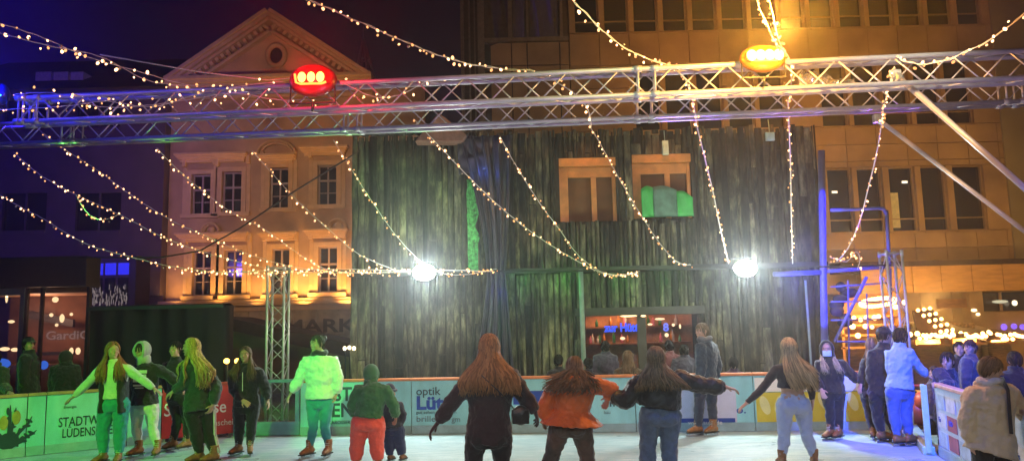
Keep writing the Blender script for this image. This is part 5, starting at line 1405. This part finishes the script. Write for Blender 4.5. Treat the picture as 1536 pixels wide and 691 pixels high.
# ------------------------------------------------------------------ market huts
YH = 18.5
HUT = mat('hut_boards', (.42, .22, .08), .7, var=.3, scale=6, stretch=(1, 1, 6), bump=.3)
GBL = emis('garland_bulb', (1, .50, .15), 10)
def hut(px0, px1, ytop, yb, label, Y=YH, lit=True):
    a, c = at(px0, ytop, Y), at(px1, ytop, Y); zt = (a.z+c.z)/2
    t = thing('market_hut', label, 'market hut', ((a.x+c.x)/2, Y, 0), 'wooden market huts')
    q = MB(); q.bx(a.x, c.x, Y, Y+.08, 0, 1.0); q.bx(a.x, a.x+.1, Y, Y+2, 0, zt); q.bx(c.x-.1, c.x, Y, Y+2, 0, zt); q.bx(a.x, c.x, Y+2, Y+2.1, 0, zt)
    part('wall', q, HUT, t)
    q = MB(); q.prism([Vector((a.x-.25, Y-.4, zt-.05)), Vector((c.x+.25, Y-.4, zt-.05)), Vector((c.x+.25, Y-.4, zt+.06)), Vector((a.x-.25, Y-.4, zt+.06))], (0, .05, 0))
    q.prism([Vector((a.x-.25, Y-.35, zt)), Vector((a.x-.25, Y+2.2, zt+.32)), Vector((a.x-.25, Y+2.2, zt+.24)), Vector((a.x-.25, Y-.35, zt-.06))], (c.x-a.x+.5, 0, 0)); part('roof', q, mat('hut_roof', (.10, .05, .03), .8), t)
    q = MB(); q.bx(a.x, c.x, Y-.25, Y-.01, 1.0, 1.05); part('counter', q, HUT, t)
    q = MB(); q.bx(a.x+.1, c.x-.1, Y+1.2, Y+1.6, 1.0, 1.5); q.bx(a.x+.2, c.x-.4, Y+1.7, Y+1.9, 1.5, 1.54); part('shelf', q, mat('hut_goods', (.5, .32, .15), .7, var=.6, scale=14), t)
    n_ = int((c.x-a.x)/.055)
    for i in range(n_+1):
        b = MB(); b.ell((a.x + (c.x-a.x)*i/n_ + ru(-.02, .02), Y-.43, zt + ru(-.05, .07)), (.045, .045, .045), nu=7, nv=5); part('bulb', b, GBL, t, True)
    if lit: lamp('hut_light', 'POINT', ((a.x+c.x)/2, Y+.5, zt-.25), 420, (1, .52, .13), size=.15)
    return t
hut(1422, 1470, 502, 0, 'market hut with a thick band of warm bulbs behind the leaning visitors', YH)
hut(1480, 1515, 505, 0, 'narrower market hut with a warm bulb band, right of its neighbour', YH)
h3 = hut(1366, 1416, 504, 0, 'market hut with rows of round bulbs on its sloping roof', YH-.4)
Yn = YH-.4
for r_ in range(3):
    for i in range(5):
        px = 1377 + i*8.5 + r_*9; py = 465 + i*8 - r_*1.5
        b = MB(); b.ell(at(px, py, Yn-.1), (.042,)*3, nu=8, nv=6); part('bulb', b, GBL, h3, True)
q = MB(); a = at(1372, 465, Yn); c = at(1420, 500, Yn); q.add([Vector((a.x, Yn-.05, c.z)), Vector((c.x+.05, Yn-.05, c.z)), Vector((c.x-.1, Yn+.3, a.z)), Vector((a.x+.1, Yn+.3, a.z))], [(0, 1, 2, 3)]); o = part('roof_slope', q, mat('hut_roof', (.1, .05, .03)), h3); o.modifiers.new('s', 'SOLIDIFY').thickness = .04
q = MB(); q.bx(at(1377, 0, Yn).x, at(1418, 0, Yn).x, Yn+.3, Yn+.4, at(1400, 462, Yn).z, at(1400, 448, Yn).z); part('gable_board', q, HUT, h3)
# shelf stall with bulbs behind the scaffold
ss = thing('lantern_stall', 'stall with shelves of glowing bulbs and a bright oval garland behind the scaffold', 'stall', tuple(at(1300, 600, 17).xy)+(0,))
q = MB()
for py in (475, 488, 503, 522): a, c = at(1262, py, 17), at(1345, py, 17); q.bx(a.x, c.x, 17, 17.3, a.z-.02, a.z+.02)
a, c = at(1258, 440, 17), at(1350, 440, 17); q.bx(a.x, c.x, 17.6, 17.7, 0, a.z); q.bx(a.x, a.x+.06, 17, 17.6, 0, a.z); q.bx(c.x-.06, c.x, 17, 17.6, 0, a.z); part('rack', q, HUT, ss)
for px, py in ((1281, 476), (1291, 479), (1299, 476), (1279, 489), (1298, 489), (1312, 476), (1308, 490), (1287, 503), (1318, 474), (1262, 462), (1330, 500)):
    b = MB(); b.ell(at(px, py, 16.9), (ru(.035, .065),)*3, nu=9, nv=6); part('bulb', b, GBL, ss, True)
for i in range(36):
    a = 2*math.pi*i/36; b = MB(); b.ell(at(1317+26*math.cos(a), 453+5.5*math.sin(a)-3*math.cos(a), 16.6+.4*math.sin(a)), (.045,)*3, nu=7, nv=5); part('garland_bulb', b, GBL, ss, True)
for px, py in ((1343, 460), (1357, 453), (1365, 501), (1376, 500), (1263, 482)): b = MB(); b.ell(at(px, py, 16.6), (.055,)*3, nu=8, nv=6); part('bulb', b, GBL, ss, True)
lamp('stall_light', 'POINT', at(1300, 462, 16.4), 220, (1, .5, .12), size=.2)
lamp('stall_light', 'POINT', at(1400, 452, 21.5), 380, (1, .5, .12), size=.2)
lamp('stall_light', 'POINT', at(1290, 440, 21.5), 90, (1, .5, .12), size=.2)

lamp('left_fill_light', 'SPOT', (-20, 16, 6), 2900, (.22, .10, 1), (-22, 35, 7), .4, 70, .9)  # added fill, turns the dark left building purple-blue
lamp('left_fill_light', 'SPOT', (-13, 15, 3), 900, (.8, .30, .6), (-18, 35, 6), .4, 36, .9)  # added pinkish fill on the dark left building
lamp('left_fill_light', 'POINT', (-5.5, 19.5, 3.2), 60, (1, .5, .22), size=.3)  # added warm fill for the olive wall below the awning
# ------------------------------------------------------------------ the people
random.seed(21)
C = cloth
GS = 'skaters on the ice'; GV = 'visitors behind the boards'
BLK = C('black', (.007, .007, .009)); NAVY = C('navy', (.015, .02, .05)); CREAM = C('cream', (.62, .60, .52)); TEAL = C('teal', (.02, .26, .30)); WHT = C('white', (.68, .68, .66))
DKGRN = C('dark_green', (.02, .045, .035)); ORG = C('orange', (.62, .13, .02), .6); BRN = C('brown', (.10, .065, .05)); JEAN = C('jeans', (.13, .17, .26)); LJEAN = C('light_jeans', (.42, .46, .58))
CORAL = C('coral', (.98, .13, .08), .6); GRN = C('green', (.03, .20, .06)); PLUM = C('dark_plum', (.022, .009, .014)); BEIGE = C('beige', (.62, .46, .28), .7); DENIM = C('denim', (.009, .026, .058)); GREY = C('grey', (.16, .17, .18)); BLUJ = C('blue_jeans', (.06, .12, .34))
GREYHOOD = C('grey_hood', (.35, .38, .34))

def vest_print(root, P, q):
    # pale printed block on the hoodie
    n = -1*Vector((0, 1, 0)); c = lerp(q['pel'], q['shmid'], .80) + n*.160*q['k']
    b = MB()
    b.box(c + Vector((0, 0, .085)), (.20, .008, .045)); b.box(c + Vector((-.055, 0, -.01)), (.07, .008, .09)); b.box(c + Vector((.06, 0, .0)), (.06, .008, .10)); b.box(c + Vector((0.01, 0, -.02)), (.03, .008, .06)); b.box(c + Vector((0, .0, -.10)), (.17, .008, .022)); b.box(c + Vector((0, .0, -.135)), (.12, .008, .014))
    part('chest_print', b, WHT, root)
person('girl with long reddish hair, cream sweater, open dark vest and teal trousers, arms spread', 10.4,
  dict(head=(169, 525), neck=(171, 543), shL=(152, 553), shR=(191, 553), elL=(129, 577), wrL=(111, 594), haL=(103, 600), elR=(212, 568), wrR=(231, 582), haR=(238, 587), hipL=(160, 606), hipR=(182, 606), knL=(154, 648), knR=(180, 648), anL=(155, 684), anR=(178, 686)),
  yaw=8, hyaw=48, k=.96, group=GS, top=('sweater', CREAM, .022), hem=(171, 597), bottom=('trousers', TEAL, .026), vest=('vest', BLK, .02, (171, 618)),
  hair=dict(col=('auburn', (.26, .11, .035)), length=.40, n=420, wave=.012, spread=1.25, front=.9, rad=.0105, side=.15), feet_yaw=(-20, 15), curl=.35)
person('person in black hoodie with pale hood up and white leggings beside the red haired girl', 10.95,
  dict(head=(214, 525), neck=(216, 544), shL=(199, 554), shR=(236, 554), elL=(193, 578), wrL=(200, 600), elR=(254, 563), wrR=(268, 578), haR=(274, 584), hipL=(206, 611), hipR=(228, 611), knL=(205, 642), knR=(229, 643), anL=(208, 672), anR=(236, 673)),
  yaw=0, hyaw=-18, k=.98, group=GS, top=('hoodie', BLK, .035), hem=(217, 606), bottom=('leggings', WHT, .012), hood=('up', GREYHOOD),
  hair=dict(col=('dark_brown', (.05, .03, .02)), length=.10, n=150), feet_yaw=(-30, 10), extra=vest_print)
person('black clad skater mostly hidden behind the long haired blonde girl, one leg kicked back', 11.5,
  dict(head=(263, 523), neck=(264, 539), shL=(250, 548), shR=(279, 548), elL=(247, 568), wrL=(252, 588), elR=(284, 570), wrR=(282, 590), hipL=(261, 598), hipR=(276, 598), knL=(266, 630), knR=(281, 630), anL=(260, 657), anR=(281, 660)),
  yaw=-10, k=.95, group=GS, top=('jacket', BLK, .03), hem=(268, 600), bottom=('trousers', BLK, .015), hair=dict(col=('black', (.015, .012, .01)), length=.06, n=120), voxel=.009, feet_yaw=-30)
person('girl in profile with very long blonde hair, dark green jacket and white striped track trousers', 10.25,
  dict(head=(287, 520), neck=(292, 540), shL=(283, 551, -.10), shR=(306, 551, .10), elL=(276, 577, -.14), wrL=(260, 586, -.16), haL=(252, 592, -.16), elR=(325, 580, .02), wrR=(320, 606, -.04), haR=(315, 616, -.05), hipL=(287, 612, -.05), hipR=(309, 612, .05), knL=(294, 650, -.04), knR=(313, 650, .06), anL=(299, 688), anR=(321, 690)),
  yaw=-52, hyaw=-80, k=.99, group=GS, top=('jacket', DKGRN, .045), hem=(298, 614), bottom=('track_trousers', BLK, .022, 0, WHT, 'R'), hood='down',
  hair=dict(col=('blonde', (.42, .30, .10)), length=.50, n=460, wave=.018, spread=1.1, front=.15, side=.75, rad=.011), feet_yaw=-50, curl=.6)
person('girl in black with long dark hair in front of the three small amber lamps', 10.9,
  dict(head=(368, 531), neck=(369, 549), shL=(351, 559), shR=(388, 559), elL=(350, 584), wrL=(364, 600, -.16), haL=(371, 605, -.2), elR=(398, 580), wrR=(402, 599), haR=(403, 607), hipL=(359, 610), hipR=(380, 610), knL=(359, 640), knR=(377, 640), anL=(358, 672), anR=(375, 673)),
  yaw=3, k=.92, group=GS, top=('jacket', BLK, .04), hem=(370, 608), bottom=('trousers', BLK, .018), hair=dict(col=('dark_blonde', (.10, .065, .03)), length=.36, n=360, wave=.012, front=.9, spread=1.35, rad=.011), feet_yaw=(-25, 20),
  extra=lambda root, P, q: part('zip', (lambda b: (b.tube([q['shmid'] + Vector((0, -.15, .02)), lerp(q['pel'], q['shmid'], .5) + Vector((0, -.155, 0))], .005, 5), b)[1])(MB()), WHT, root))
person('girl in a white quilted jacket and teal leggings with tied back dark hair', 10.6,
  dict(head=(476, 515), neck=(480, 533), shL=(461, 543), shR=(499, 543), elL=(449, 568), wrL=(437, 588), haL=(432, 597), elR=(507, 568), wrR=(505, 590), haR=(502, 600), hipL=(469, 602), hipR=(490, 602), knL=(470, 640), knR=(487, 640), anL=(465, 674), anR=(493, 674)),
  yaw=-12, hyaw=-38, k=.98, group=GS, top=('puffer_jacket', C('bright_white', (.75, .76, .72), .6), .048, .012), hem=(480, 597), bottom=('leggings', TEAL, .010), scarf=BLK,
  hair=dict(col=('dark', (.035, .03, .02)), length=.05, n=160, bun=True), feet_yaw=(-30, -8), curl=.6)
person('youth in a green hooded jacket and neon coral snow trousers bending forward, seen from behind', 9.5,
  dict(head=(556, 560, .10), neck=(556, 577, .03), shL=(538, 585), shR=(578, 585), elL=(529, 605), wrL=(532, 624, .1), haL=(535, 632, .14), elR=(590, 606), wrR=(594, 624, .12), haR=(593, 634, .18), hipL=(540, 635), hipR=(564, 635), knL=(536, 668, .02), knR=(565, 668), anL=(534, 692), anR=(567, 694)),
  yaw=176, k=.86, group=GS, top=('hooded_jacket', GRN, .042), hem=(553, 624), bottom=('snow_trousers', CORAL, .042), hood=('up', GRN), feet_yaw=180, curl=.8,
  hair=dict(col=('dark', (.035, .03, .02)), length=.05, n=40))
person('small child in a navy snowsuit beside the youth in coral trousers', 10.1,
  dict(head=(584, 588), neck=(586, 600), shL=(576, 607), shR=(598, 607), elL=(574, 620), wrL=(578, 632), elR=(604, 621), wrR=(603, 634), hipL=(582, 644), hipR=(597, 644), knL=(584, 663), knR=(600, 665), anL=(585, 678), anR=(603, 679)),
  yaw=150, k=.62, group=GS, top=('snowsuit_top', NAVY, .035), hem=(590, 640), bottom=('snowsuit_trousers', C('navy_blue', (.02, .035, .12)), .035), cap=('beanie', C('navy_hat', (.02, .03, .07))), hair=dict(col=('dark', (.035, .03, .02)), length=.05, n=30), feet_yaw=160,
  gloves=C('pink', (.8, .12, .25)), curl=.8)
person('woman in a dark plum coat with very long ginger blonde hair, seen from behind', 7.0,
  dict(head=(734, 521), neck=(735, 549), shL=(703, 572), shR=(767, 565), elL=(676, 606), wrL=(657, 633), haL=(647, 646), elR=(789, 598), wrR=(803, 618), haR=(807, 630, .08), hipL=(714, 655), hipR=(752, 655), knL=(709, 705), knR=(753, 705), anL=(706, 752), anR=(756, 752)),
  yaw=180, hyaw=180, k=1.02, group=GS, top=('coat', PLUM, .040), hem=(732, 664), bottom=('leggings', BLK, .012), gloves=C('plum_glove', (.05, .015, .02)),
  hair=dict(col=('ginger_blonde', (.27, .135, .055)), length=.36, n=560, wave=.014, spread=1.9, front=.1, rad=.011), feet_yaw=180, curl=.7, voxel=.007)
hbg = at(781, 622, 6.95); q = MB()
q.ell(hbg, (.085, .05, .09)); q.box(hbg + Vector((0, 0, -.01)), (.15, .07, .13))
me_ = remeshed(q, .008, .008, .05, 2); me_.transform(Matrix.Translation(-hbg)); me_.materials.append(C('black_leather', (.012, .012, .014), .35))
hb_ = thing('shoulder_bag', 'small black shoulder bag at the hip of the ginger haired woman', 'bag', tuple(hbg)); o = bpy.data.objects.new('pouch', me_); COL.objects.link(o); o.parent = hb_
q = MB(); q.tube([hbg + Vector((-.06, 0, .06)), at(752, 590, 6.80), at(722, 562, 6.82)], .006, 6); part('strap', q, BLK, hb_, True)
person('girl bending forward in a flaring orange jacket and brown trousers, dark hair blown about', 7.7,
  dict(head=(862, 551, .12), neck=(860, 568, .05), shL=(831, 583), shR=(889, 577), elL=(818, 606), wrL=(815, 628), haL=(816, 640, .1), elR=(918, 583, .05), wrR=(912, 596, .16), haR=(910, 604, .2), hipL=(840, 641), hipR=(872, 641), knL=(828, 682), knR=(881, 686), anL=(808, 726), anR=(884, 734)),
  yaw=176, hpitch=-25, k=.93, group=GS, top=('jacket', ORG, .045, 0, .13), hem=(857, 636), bottom=('trousers', BRN, .026), curl=.7, feet_yaw=(160, 190),
  hair=dict(col=('brown_windblown', (.16, .10, .065)), length=.27, n=330, wave=.022, spread=1.35, front=.1, fly=.10, drift=(-.05, -.10, .04), rad=.011), voxel=.007)
person('girl in a black puffer jacket and blue jeans with both arms out', 7.7,
  dict(head=(984, 537), neck=(986, 560), shL=(958, 576), shR=(1021, 569), elL=(938, 601), wrL=(917, 592, .05), haL=(908, 588, .08), elR=(1056, 578), wrR=(1089, 580), haR=(1100, 583), hipL=(975, 624), hipR=(1006, 624), knL=(972, 668), knR=(1003, 668), anL=(970, 725), anR=(1008, 728)),
  yaw=180, hyaw=176, k=.97, group=GS, top=('puffer_jacket', C('black_puffer', (.010, .009, .009), .5), .055, .014, .01), hem=(988, 610), bottom=('jeans', JEAN, .028), curl=.6, feet_yaw=180,
  hair=dict(col=('brown_blonde', (.20, .13, .065)), length=.27, n=500, wave=.016, spread=2.0, front=.1, rad=.011), voxel=.007)
person('man in a blue denim jacket and large brown skates standing against the boards', 11.75,
  dict(head=(1053, 496), neck=(1058, 511), shL=(1051, 521, -.12), shR=(1068, 521, .12), elL=(1052, 546, -.16), wrL=(1050, 568, -.2), elR=(1076, 546, .14), wrR=(1072, 570, .1), hipL=(1052, 578, -.07), hipR=(1066, 578, .07), knL=(1049, 606, -.08), knR=(1068, 606, .08), anL=(1047, 632), anR=(1070, 632)),
  yaw=-62, hyaw=-68, k=1.0, group=GS, top=('denim_jacket', DENIM, .045), hem=(1058, 580), bottom=('trousers', NAVY, .02), hair=dict(col=('sandy', (.13, .10, .06)), length=.07, n=160), feet_yaw=(-75, -60), scarf=C('grey_scarf', (.12, .12, .14)))
def pockets(root, P, q):
    for s2 in (-1, 1):
        c = (P['hipL'] if s2 < 0 else P['hipR']) + Vector((s2*.012, -.178, .035)); b = MB()
        b.box(c, (.085, .010, .10)); o = part('pocket', b, C('pocket_denim', (.30, .34, .46)), root, bevel=.004)
        b = MB(); b.box(c + Vector((0, -.005, .045)), (.085, .006, .012)); part('pocket_edge', b, C('pocket_shadow', (.06, .06, .12)), o)
person('girl in a cropped black top and pale jeans with long straight blonde hair', 9.0,
  dict(head=(1183, 521), neck=(1185, 541), shL=(1165, 553), shR=(1206, 553), elL=(1142, 584), wrL=(1120, 604), haL=(1108, 614), elR=(1216, 578), wrR=(1219, 600), haR=(1218, 610), hipL=(1177, 608), hipR=(1204, 608), knL=(1176, 655, .0), knR=(1210, 652), anL=(1174, 694), anR=(1222, 692)),
  yaw=180, hyaw=186, k=.96, group=GS, top=('cropped_top', C('black_knit', (.02, .014, .022)), .012), hem=(1187, 582), bottom=('jeans', LJEAN, .016), curl=.5, feet_yaw=(180, 165),
  hair=dict(col=('long_blonde', (.42, .29, .15)), length=.46, n=440, wave=.006, spread=1.1, front=.04, drift=(.12, 0, 0), rad=.010), voxel=.007)
person('girl wearing a pale face mask and a black hooded jacket', 11.1,
  dict(head=(1240, 523), neck=(1244, 538), shL=(1230, 546), shR=(1262, 547), elL=(1226, 568), wrL=(1232, 584, -.1), elR=(1276, 560), wrR=(1287, 572), haR=(1294, 575), hipL=(1241, 590), hipR=(1258, 590), knL=(1245, 615), knR=(1258, 615), anL=(1246, 645), anR=(1259, 645)),
  yaw=-15, hyaw=-22, k=.93, group=GS, top=('jacket', BLK, .038), hem=(1248, 588), bottom=('track_trousers', BLK, .018, 0, C('pale_blue', (.35, .5, .7)), 'R'), hood=('up', BLK), mask=C('mask_blue', (.5, .65, .75)),
  hair=dict(col=('pale_blonde', (.45, .35, .2)), length=.34, n=160, wave=.012, front=.9), feet_yaw=(-60, -50))
person('woman in black with brown hair between the masked girl and the tall man', 11.0,
  dict(head=(1308, 518), neck=(1310, 534), shL=(1299, 543), shR=(1322, 543), elL=(1294, 562), wrL=(1291, 576, -.05), elR=(1325, 565), wrR=(1322, 588), hipL=(1300, 590), hipR=(1318, 590), knL=(1305, 620), knR=(1319, 622), anL=(1309, 646), anR=(1322, 648)),
  yaw=165, k=.93, group=GS, top=('sweater', BLK, .03), hem=(1309, 594), bottom=('trousers', BLK, .015), hair=dict(col=('brown', (.20, .12, .07)), length=.30, n=140, front=.2), voxel=.009, feet_yaw=150)
person('tall man in black with a dark cap at the right boards, seen from behind', 10.75,
  dict(head=(1326, 503), neck=(1325, 519), shL=(1310, 530), shR=(1338, 530), elL=(1306, 556), wrL=(1308, 580), elR=(1344, 552), wrR=(1348, 574), hipL=(1315, 592), hipR=(1332, 592), knL=(1317, 624), knR=(1335, 624), anL=(1322, 653), anR=(1343, 653)),
  yaw=140, hyaw=110, k=1.02, group=GS, top=('jacket', BLK, .036), hem=(1323, 594), bottom=('trousers', BLK, .022), cap=('cap', BLK), hair=dict(col=('black', (.015, .012, .01)), length=.04, n=60), feet_yaw=(110, 125))
person('man in a white sweater with painted blue light and blue jeans reaching to the right boards', 10.4,
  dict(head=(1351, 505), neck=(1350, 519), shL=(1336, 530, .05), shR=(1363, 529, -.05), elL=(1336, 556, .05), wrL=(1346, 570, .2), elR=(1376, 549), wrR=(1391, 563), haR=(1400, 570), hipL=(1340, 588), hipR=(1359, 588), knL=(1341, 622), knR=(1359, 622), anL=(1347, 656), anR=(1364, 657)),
  yaw=135, hyaw=115, k=.98, group=GS, top=('sweater', C('white_blue_light', (.27, .38, .62)), .030), hem=(1349, 582), bottom=('jeans', BLUJ, .020), hair=dict(col=('black', (.015, .012, .01)), length=.06, n=170), feet_yaw=(105, 115))  # white sweater, the blue stage light is painted into its colour
def beige_strap(root, P, q):
    b = MB(); s = at(1507, 572, 6.62); b.tube([at(1503, 566, 6.78), at(1512, 585, 6.62), at(1514, 615, 6.60), at(1517, 650, 6.62)], [(.016, .006)]*4, 8); part('strap', b, BLK, root, True)
person('girl in a long beige quilted coat with brown hair, nearest at the right edge', 6.8,
  dict(head=(1486, 553), neck=(1484, 577), shL=(1461, 594), shR=(1511, 590), elL=(1451, 630), wrL=(1458, 662), haL=(1459, 674), elR=(1532, 612), wrR=(1552, 630), hipL=(1474, 668), hipR=(1502, 668), knL=(1473, 705), knR=(1503, 705), anL=(1472, 745), anR=(1505, 745)),
  yaw=15, hyaw=62, hpitch=-14, k=.88, group=GS, top=('quilted_coat', BEIGE, .055, .012, .035), hem=(1486, 680), bottom=('trousers', BLK, .02), hood='down', scarf=C('white_scarf', (.55, .5, .47)), feet_yaw=(0, 15),
  hair=dict(col=('mid_brown', (.16, .09, .045)), length=.07, n=320), extra=beige_strap, voxel=.007)

# visitors behind the boards (standing on the paving, cut off by the boards)
def visitor(label, px, py, D, yaw, topm, g=.04, k=1.0, hcol=('black', (.015, .012, .01)), hl=.06, arms=None, group=GV, **kw):
    s = 1150/D
    gz = at(px, 600, D)
    # pixel height of the ground under the head
    pyg = py + (at(px, py, D).z)/ (D/FPX)
    h = (at(px, py, D).z + .12)
    u = h/1.7 * s if h > 1.25 else s
    k_ = h/1.72 if h > 1.25 else k
    base = py
    f = k_*s
    J = dict(head=(px, py), neck=(px+1, py+.155*f), shL=(px-.16*f, py+.25*f), shR=(px+.16*f, py+.25*f), elL=(px-.21*f, py+.50*f), wrL=(px-.19*f, py+.72*f), elR=(px+.21*f, py+.50*f), wrR=(px+.19*f, py+.72*f),
             hipL=(px-.09*f, py+.80*f), hipR=(px+.09*f, py+.80*f), knL=(px-.09*f, py+1.16*f), knR=(px+.09*f, py+1.16*f), anL=(px-.09*f, py+1.5*f), anR=(px+.09*f, py+1.5*f))
    if abs(math.sin(R(yaw))) > .6:
        for a_, sg in (('L', -1), ('R', 1)):
            for j, wd in (('sh', .16), ('el', .2), ('wr', .16), ('hip', .09), ('kn', .09), ('an', .09)):
                x, y = J[j+a_][:2]; J[j+a_] = (px + (x-px)*.35, y, sg*wd*(1 if math.sin(R(yaw)) > 0 else 1))
    if arms: J.update(arms)
    person(label, D, J, yaw=yaw, k=min(1.05, k_), group=group, top=('jacket', topm, g), bottom=('trousers', BLK, .02), shoes='shoes', voxel=.010, hem=None,
           hair=(dict(col=hcol, length=hl, n=140) if hcol else None), ground=0, **kw)
visitor('man in a dark jacket and cap turned to the right behind the left boards', 43, 516, 12.6, 60, BLK, .05, cap=('cap', BLK))
visitor('broad hooded figure in black behind the left boards, next to the man with the cap', 98, 536, 12.9, 175, BLK, .085, hood=('up', BLK))
visitor('visitor at the very left edge resting a hand on the board rail', -8, 536, 12.2, 0, C('dark_olive', (.03, .035, .02)), .05, arms=dict(elR=(6, 580, -.1), wrR=(14, 588, -.55), haR=(22, 591, -.72)))
visitor('dark haired child visitor left of the orange jacket, behind the boards', 838, 541, 13.2, 150, BLK, .03, k=.85)
visitor('dark haired visitor right of the orange jacket, behind the boards', 882, 546, 13.3, 200, NAVY, .04, k=.85)
visitor('visitor in violet grey behind the boards at the bar window', 908, 520, 13.5, 170, C('violet_grey', (.05, .045, .09)), .06)
visitor('curly fair haired visitor behind the boards between the two skaters', 942, 536, 13.0, 180, C('tan', (.09, .065, .04)), .04, hcol=('fair_curly', (.16, .115, .07)), hl=.30)
visitor('visitor in a pinkish jacket behind the boards at the bar window', 1004, 519, 13.6, 160, C('dusty_pink', (.16, .06, .07)), .04)
visitor('dark clad visitor beside the man in the denim jacket, behind the boards', 1026, 526, 13.3, 180, C('dark_blue_grey', (.05, .05, .08)), .06)
visitor('visitor in dark violet right of the man in the denim jacket, behind the boards', 1100, 545, 13.2, 180, C('dark_violet', (.04, .015, .05)), .04, k=.8)
visitor('dark haired visitor leaning over the right boards with a pale blue sleeve', 1421, 541, 9.9, -40, NAVY, .04, k=.95, hl=.08, arms=dict(shL=(1409, 559, 0), elL=(1425, 577, -.2), wrL=(1412, 577, -.35), haL=(1403, 577, -.4)))
visitor('young man in dark clothes with a blue lit face behind the right boards', 1455, 521, 10.4, -60, C('dark_steel', (.04, .05, .09)), .045, hcol=('brown_short', (.06, .035, .03)))
visitor('visitor with dark hair between the leaning one and the young man behind the right boards', 1439, 523, 11.2, -30, BLK, .04)
visitor('dark clad visitor at the right edge behind the girl in beige', 1522, 540, 10.6, 170, BLK, .06)
visitor('stooping brown haired visitor beside the right gate', 1402, 560, 11.5, -60, C('brown_coat', (.08, .045, .03)), .05, k=.85, hcol=('brown_short', (.06, .035, .03)))
# ------------------------------------------------------------------ stage lighting of the rink and added fill lamps
lamp('green_stage_spot', 'SPOT', (-5.6, 3.2, 4.7), 2700, (.20, 1, .06), (-6.0, 10.9, 1.0), .08, 44, .9)
lamp('green_stage_spot', 'SPOT', (-1.4, 12.0, 4.2), 170, (.15, 1, .10), (-2.6, 14.3, 3.4), .08, 100, .9)
lamp('green_stage_spot', 'SPOT', (0.6, 11.5, 1.9), 60, (.05, 1, .08), (1.0, 14.3, 2.75), .05, 100, .6)
lamp('green_stage_spot', 'SPOT', at(712, 430, 13.7), 6, (.05, 1, .08), at(712, 330, 14.3), .04, 60, .5)
lamp('blue_stage_spot', 'SPOT', (3.2, 4.5, 4.7), 7500, (.02, .10, 1), (5.9, 10.3, 1.0), .08, 32, .5)
lamp('blue_stage_spot', 'SPOT', (2.0, 6.0, 4.9), 380, (.08, .18, 1), (3.6, 9.5, .2), .08, 70, .8)
lamp('red_stage_spot', 'SPOT', (-1.2, 3.5, 4.7), 300, (1, .35, .22), (-1.0, 8.4, .7), .08, 50, .8)
lamp('rink_flood', 'SPOT', (-1.0, -3.0, 5.2), 860, (.70, .98, 1.0), (0.9, 9, .6), .3, 48, .8)
lamp('rink_flood', 'SPOT', (3.0, -3.0, 5.2), 230, (.95, .90, .92), (1.8, 9, 1.0), .3, 44, .8)
for xq, eq, cq in ((-7.5, 40, (.35, .4, 1)), (-4.6, 45, (.62, .6, 1)), (-1.8, 55, (.85, .6, 1)), (1.0, 60, (.9, .6, 1)), (3.8, 60, (.9, .62, 1)), (6.6, 55, (.9, .75, 1))):
    lamp('truss_fill', 'SPOT', (xq, 8.0, 3.2), eq*1.05, (cq[0]*.9, cq[1]*.8, cq[2]), (xq, 10.6, 5.0), .1, 104, .8)  # added spots that only brighten and tint the truss
lamp('green_stage_spot', 'SPOT', (-2.6, 4.0, 4.8), 3000, (.05, 1, .05), (-2.72, 10.6, 1.15), .06, 11, .5)
for (xa, ya, xb, yb) in ((1082, 360, 1052, 215), (1188, 360, 1183, 190), (1282, 350, 1318, 215)):
    lamp('violet_stage_spot', 'SPOT', at(xa, ya+40, 12.9), 700, (.30, .05, 1), at(xb, yb, 11.6), .05, 26, .7)
for (xa, ya, xb, yb) in ((170, 330, 80, 225), (330, 350, 245, 235), (580, 370, 508, 225), (690, 300, 630, 195)):
    lamp('green_stage_spot', 'SPOT', at(xa, ya+40, 13.2), 420, (.15, 1, .12), at(xb, yb, 12.3), .05, 26, .7)
lamp('coat_fill', 'SPOT', (3.0, 1.0, 4.5), 90, (1, .85, .7), (4.2, 6.8, 1.0), .2, 30, .9)  # added spot to brighten the beige coat
lamp('wall_fill', 'SPOT', (5.0, 8.0, 5.3), 190, (1, .90, .60), (5.0, 14.3, 2.6), .3, 90, .9)  # added fill for the right part of the plank wall
lamp('wall_fill', 'SPOT', (2.0, 7.0, 5.3), 290, (.62, 1.0, .40), (1.5, 14.3, 2.6), .3, 120, .9)  # added greenish fill for the plank wall

# ------------------------------------------------------------------ render settings
vs = scene.view_settings
vs.view_transform = 'Standard'; vs.look = 'None'; vs.exposure = 0; vs.gamma = 1; vs.use_curve_mapping = False
scene.render.engine = 'CYCLES'
cy = scene.cycles
cy.use_denoising = True; cy.use_adaptive_sampling = True; cy.adaptive_threshold = .015
cy.max_bounces = 6; cy.diffuse_bounces = 2; cy.glossy_bounces = 3; cy.transparent_max_bounces = 12; cy.transmission_bounces = 4; cy.volume_bounces = 0
cy.sample_clamp_indirect = 2.5; cy.sample_clamp_direct = 0; cy.caustics_reflective = False; cy.caustics_refractive = False
cy.use_light_tree = True


BLOOM_HAZE = .0045  # thin haze volume added to imitate lens bloom around the lamps
if BLOOM_HAZE > 0:
    q = MB(); q.bx(-45, 45, -12, 85, -1.0, 26)
    mt = bpy.data.materials.new('bloom_haze'); mt.use_nodes = True; nt = mt.node_tree; nt.nodes.clear()
    v = nt.nodes.new('ShaderNodeVolumePrincipled'); v.inputs['Density'].default_value = BLOOM_HAZE; v.inputs['Anisotropy'].default_value = .85; v.inputs['Color'].default_value = (.9, .9, .95, 1)
    o = nt.nodes.new('ShaderNodeOutputMaterial'); nt.links.new(v.outputs[0], o.inputs['Volume'])
    struct('haze', q, mt, kind='stuff')
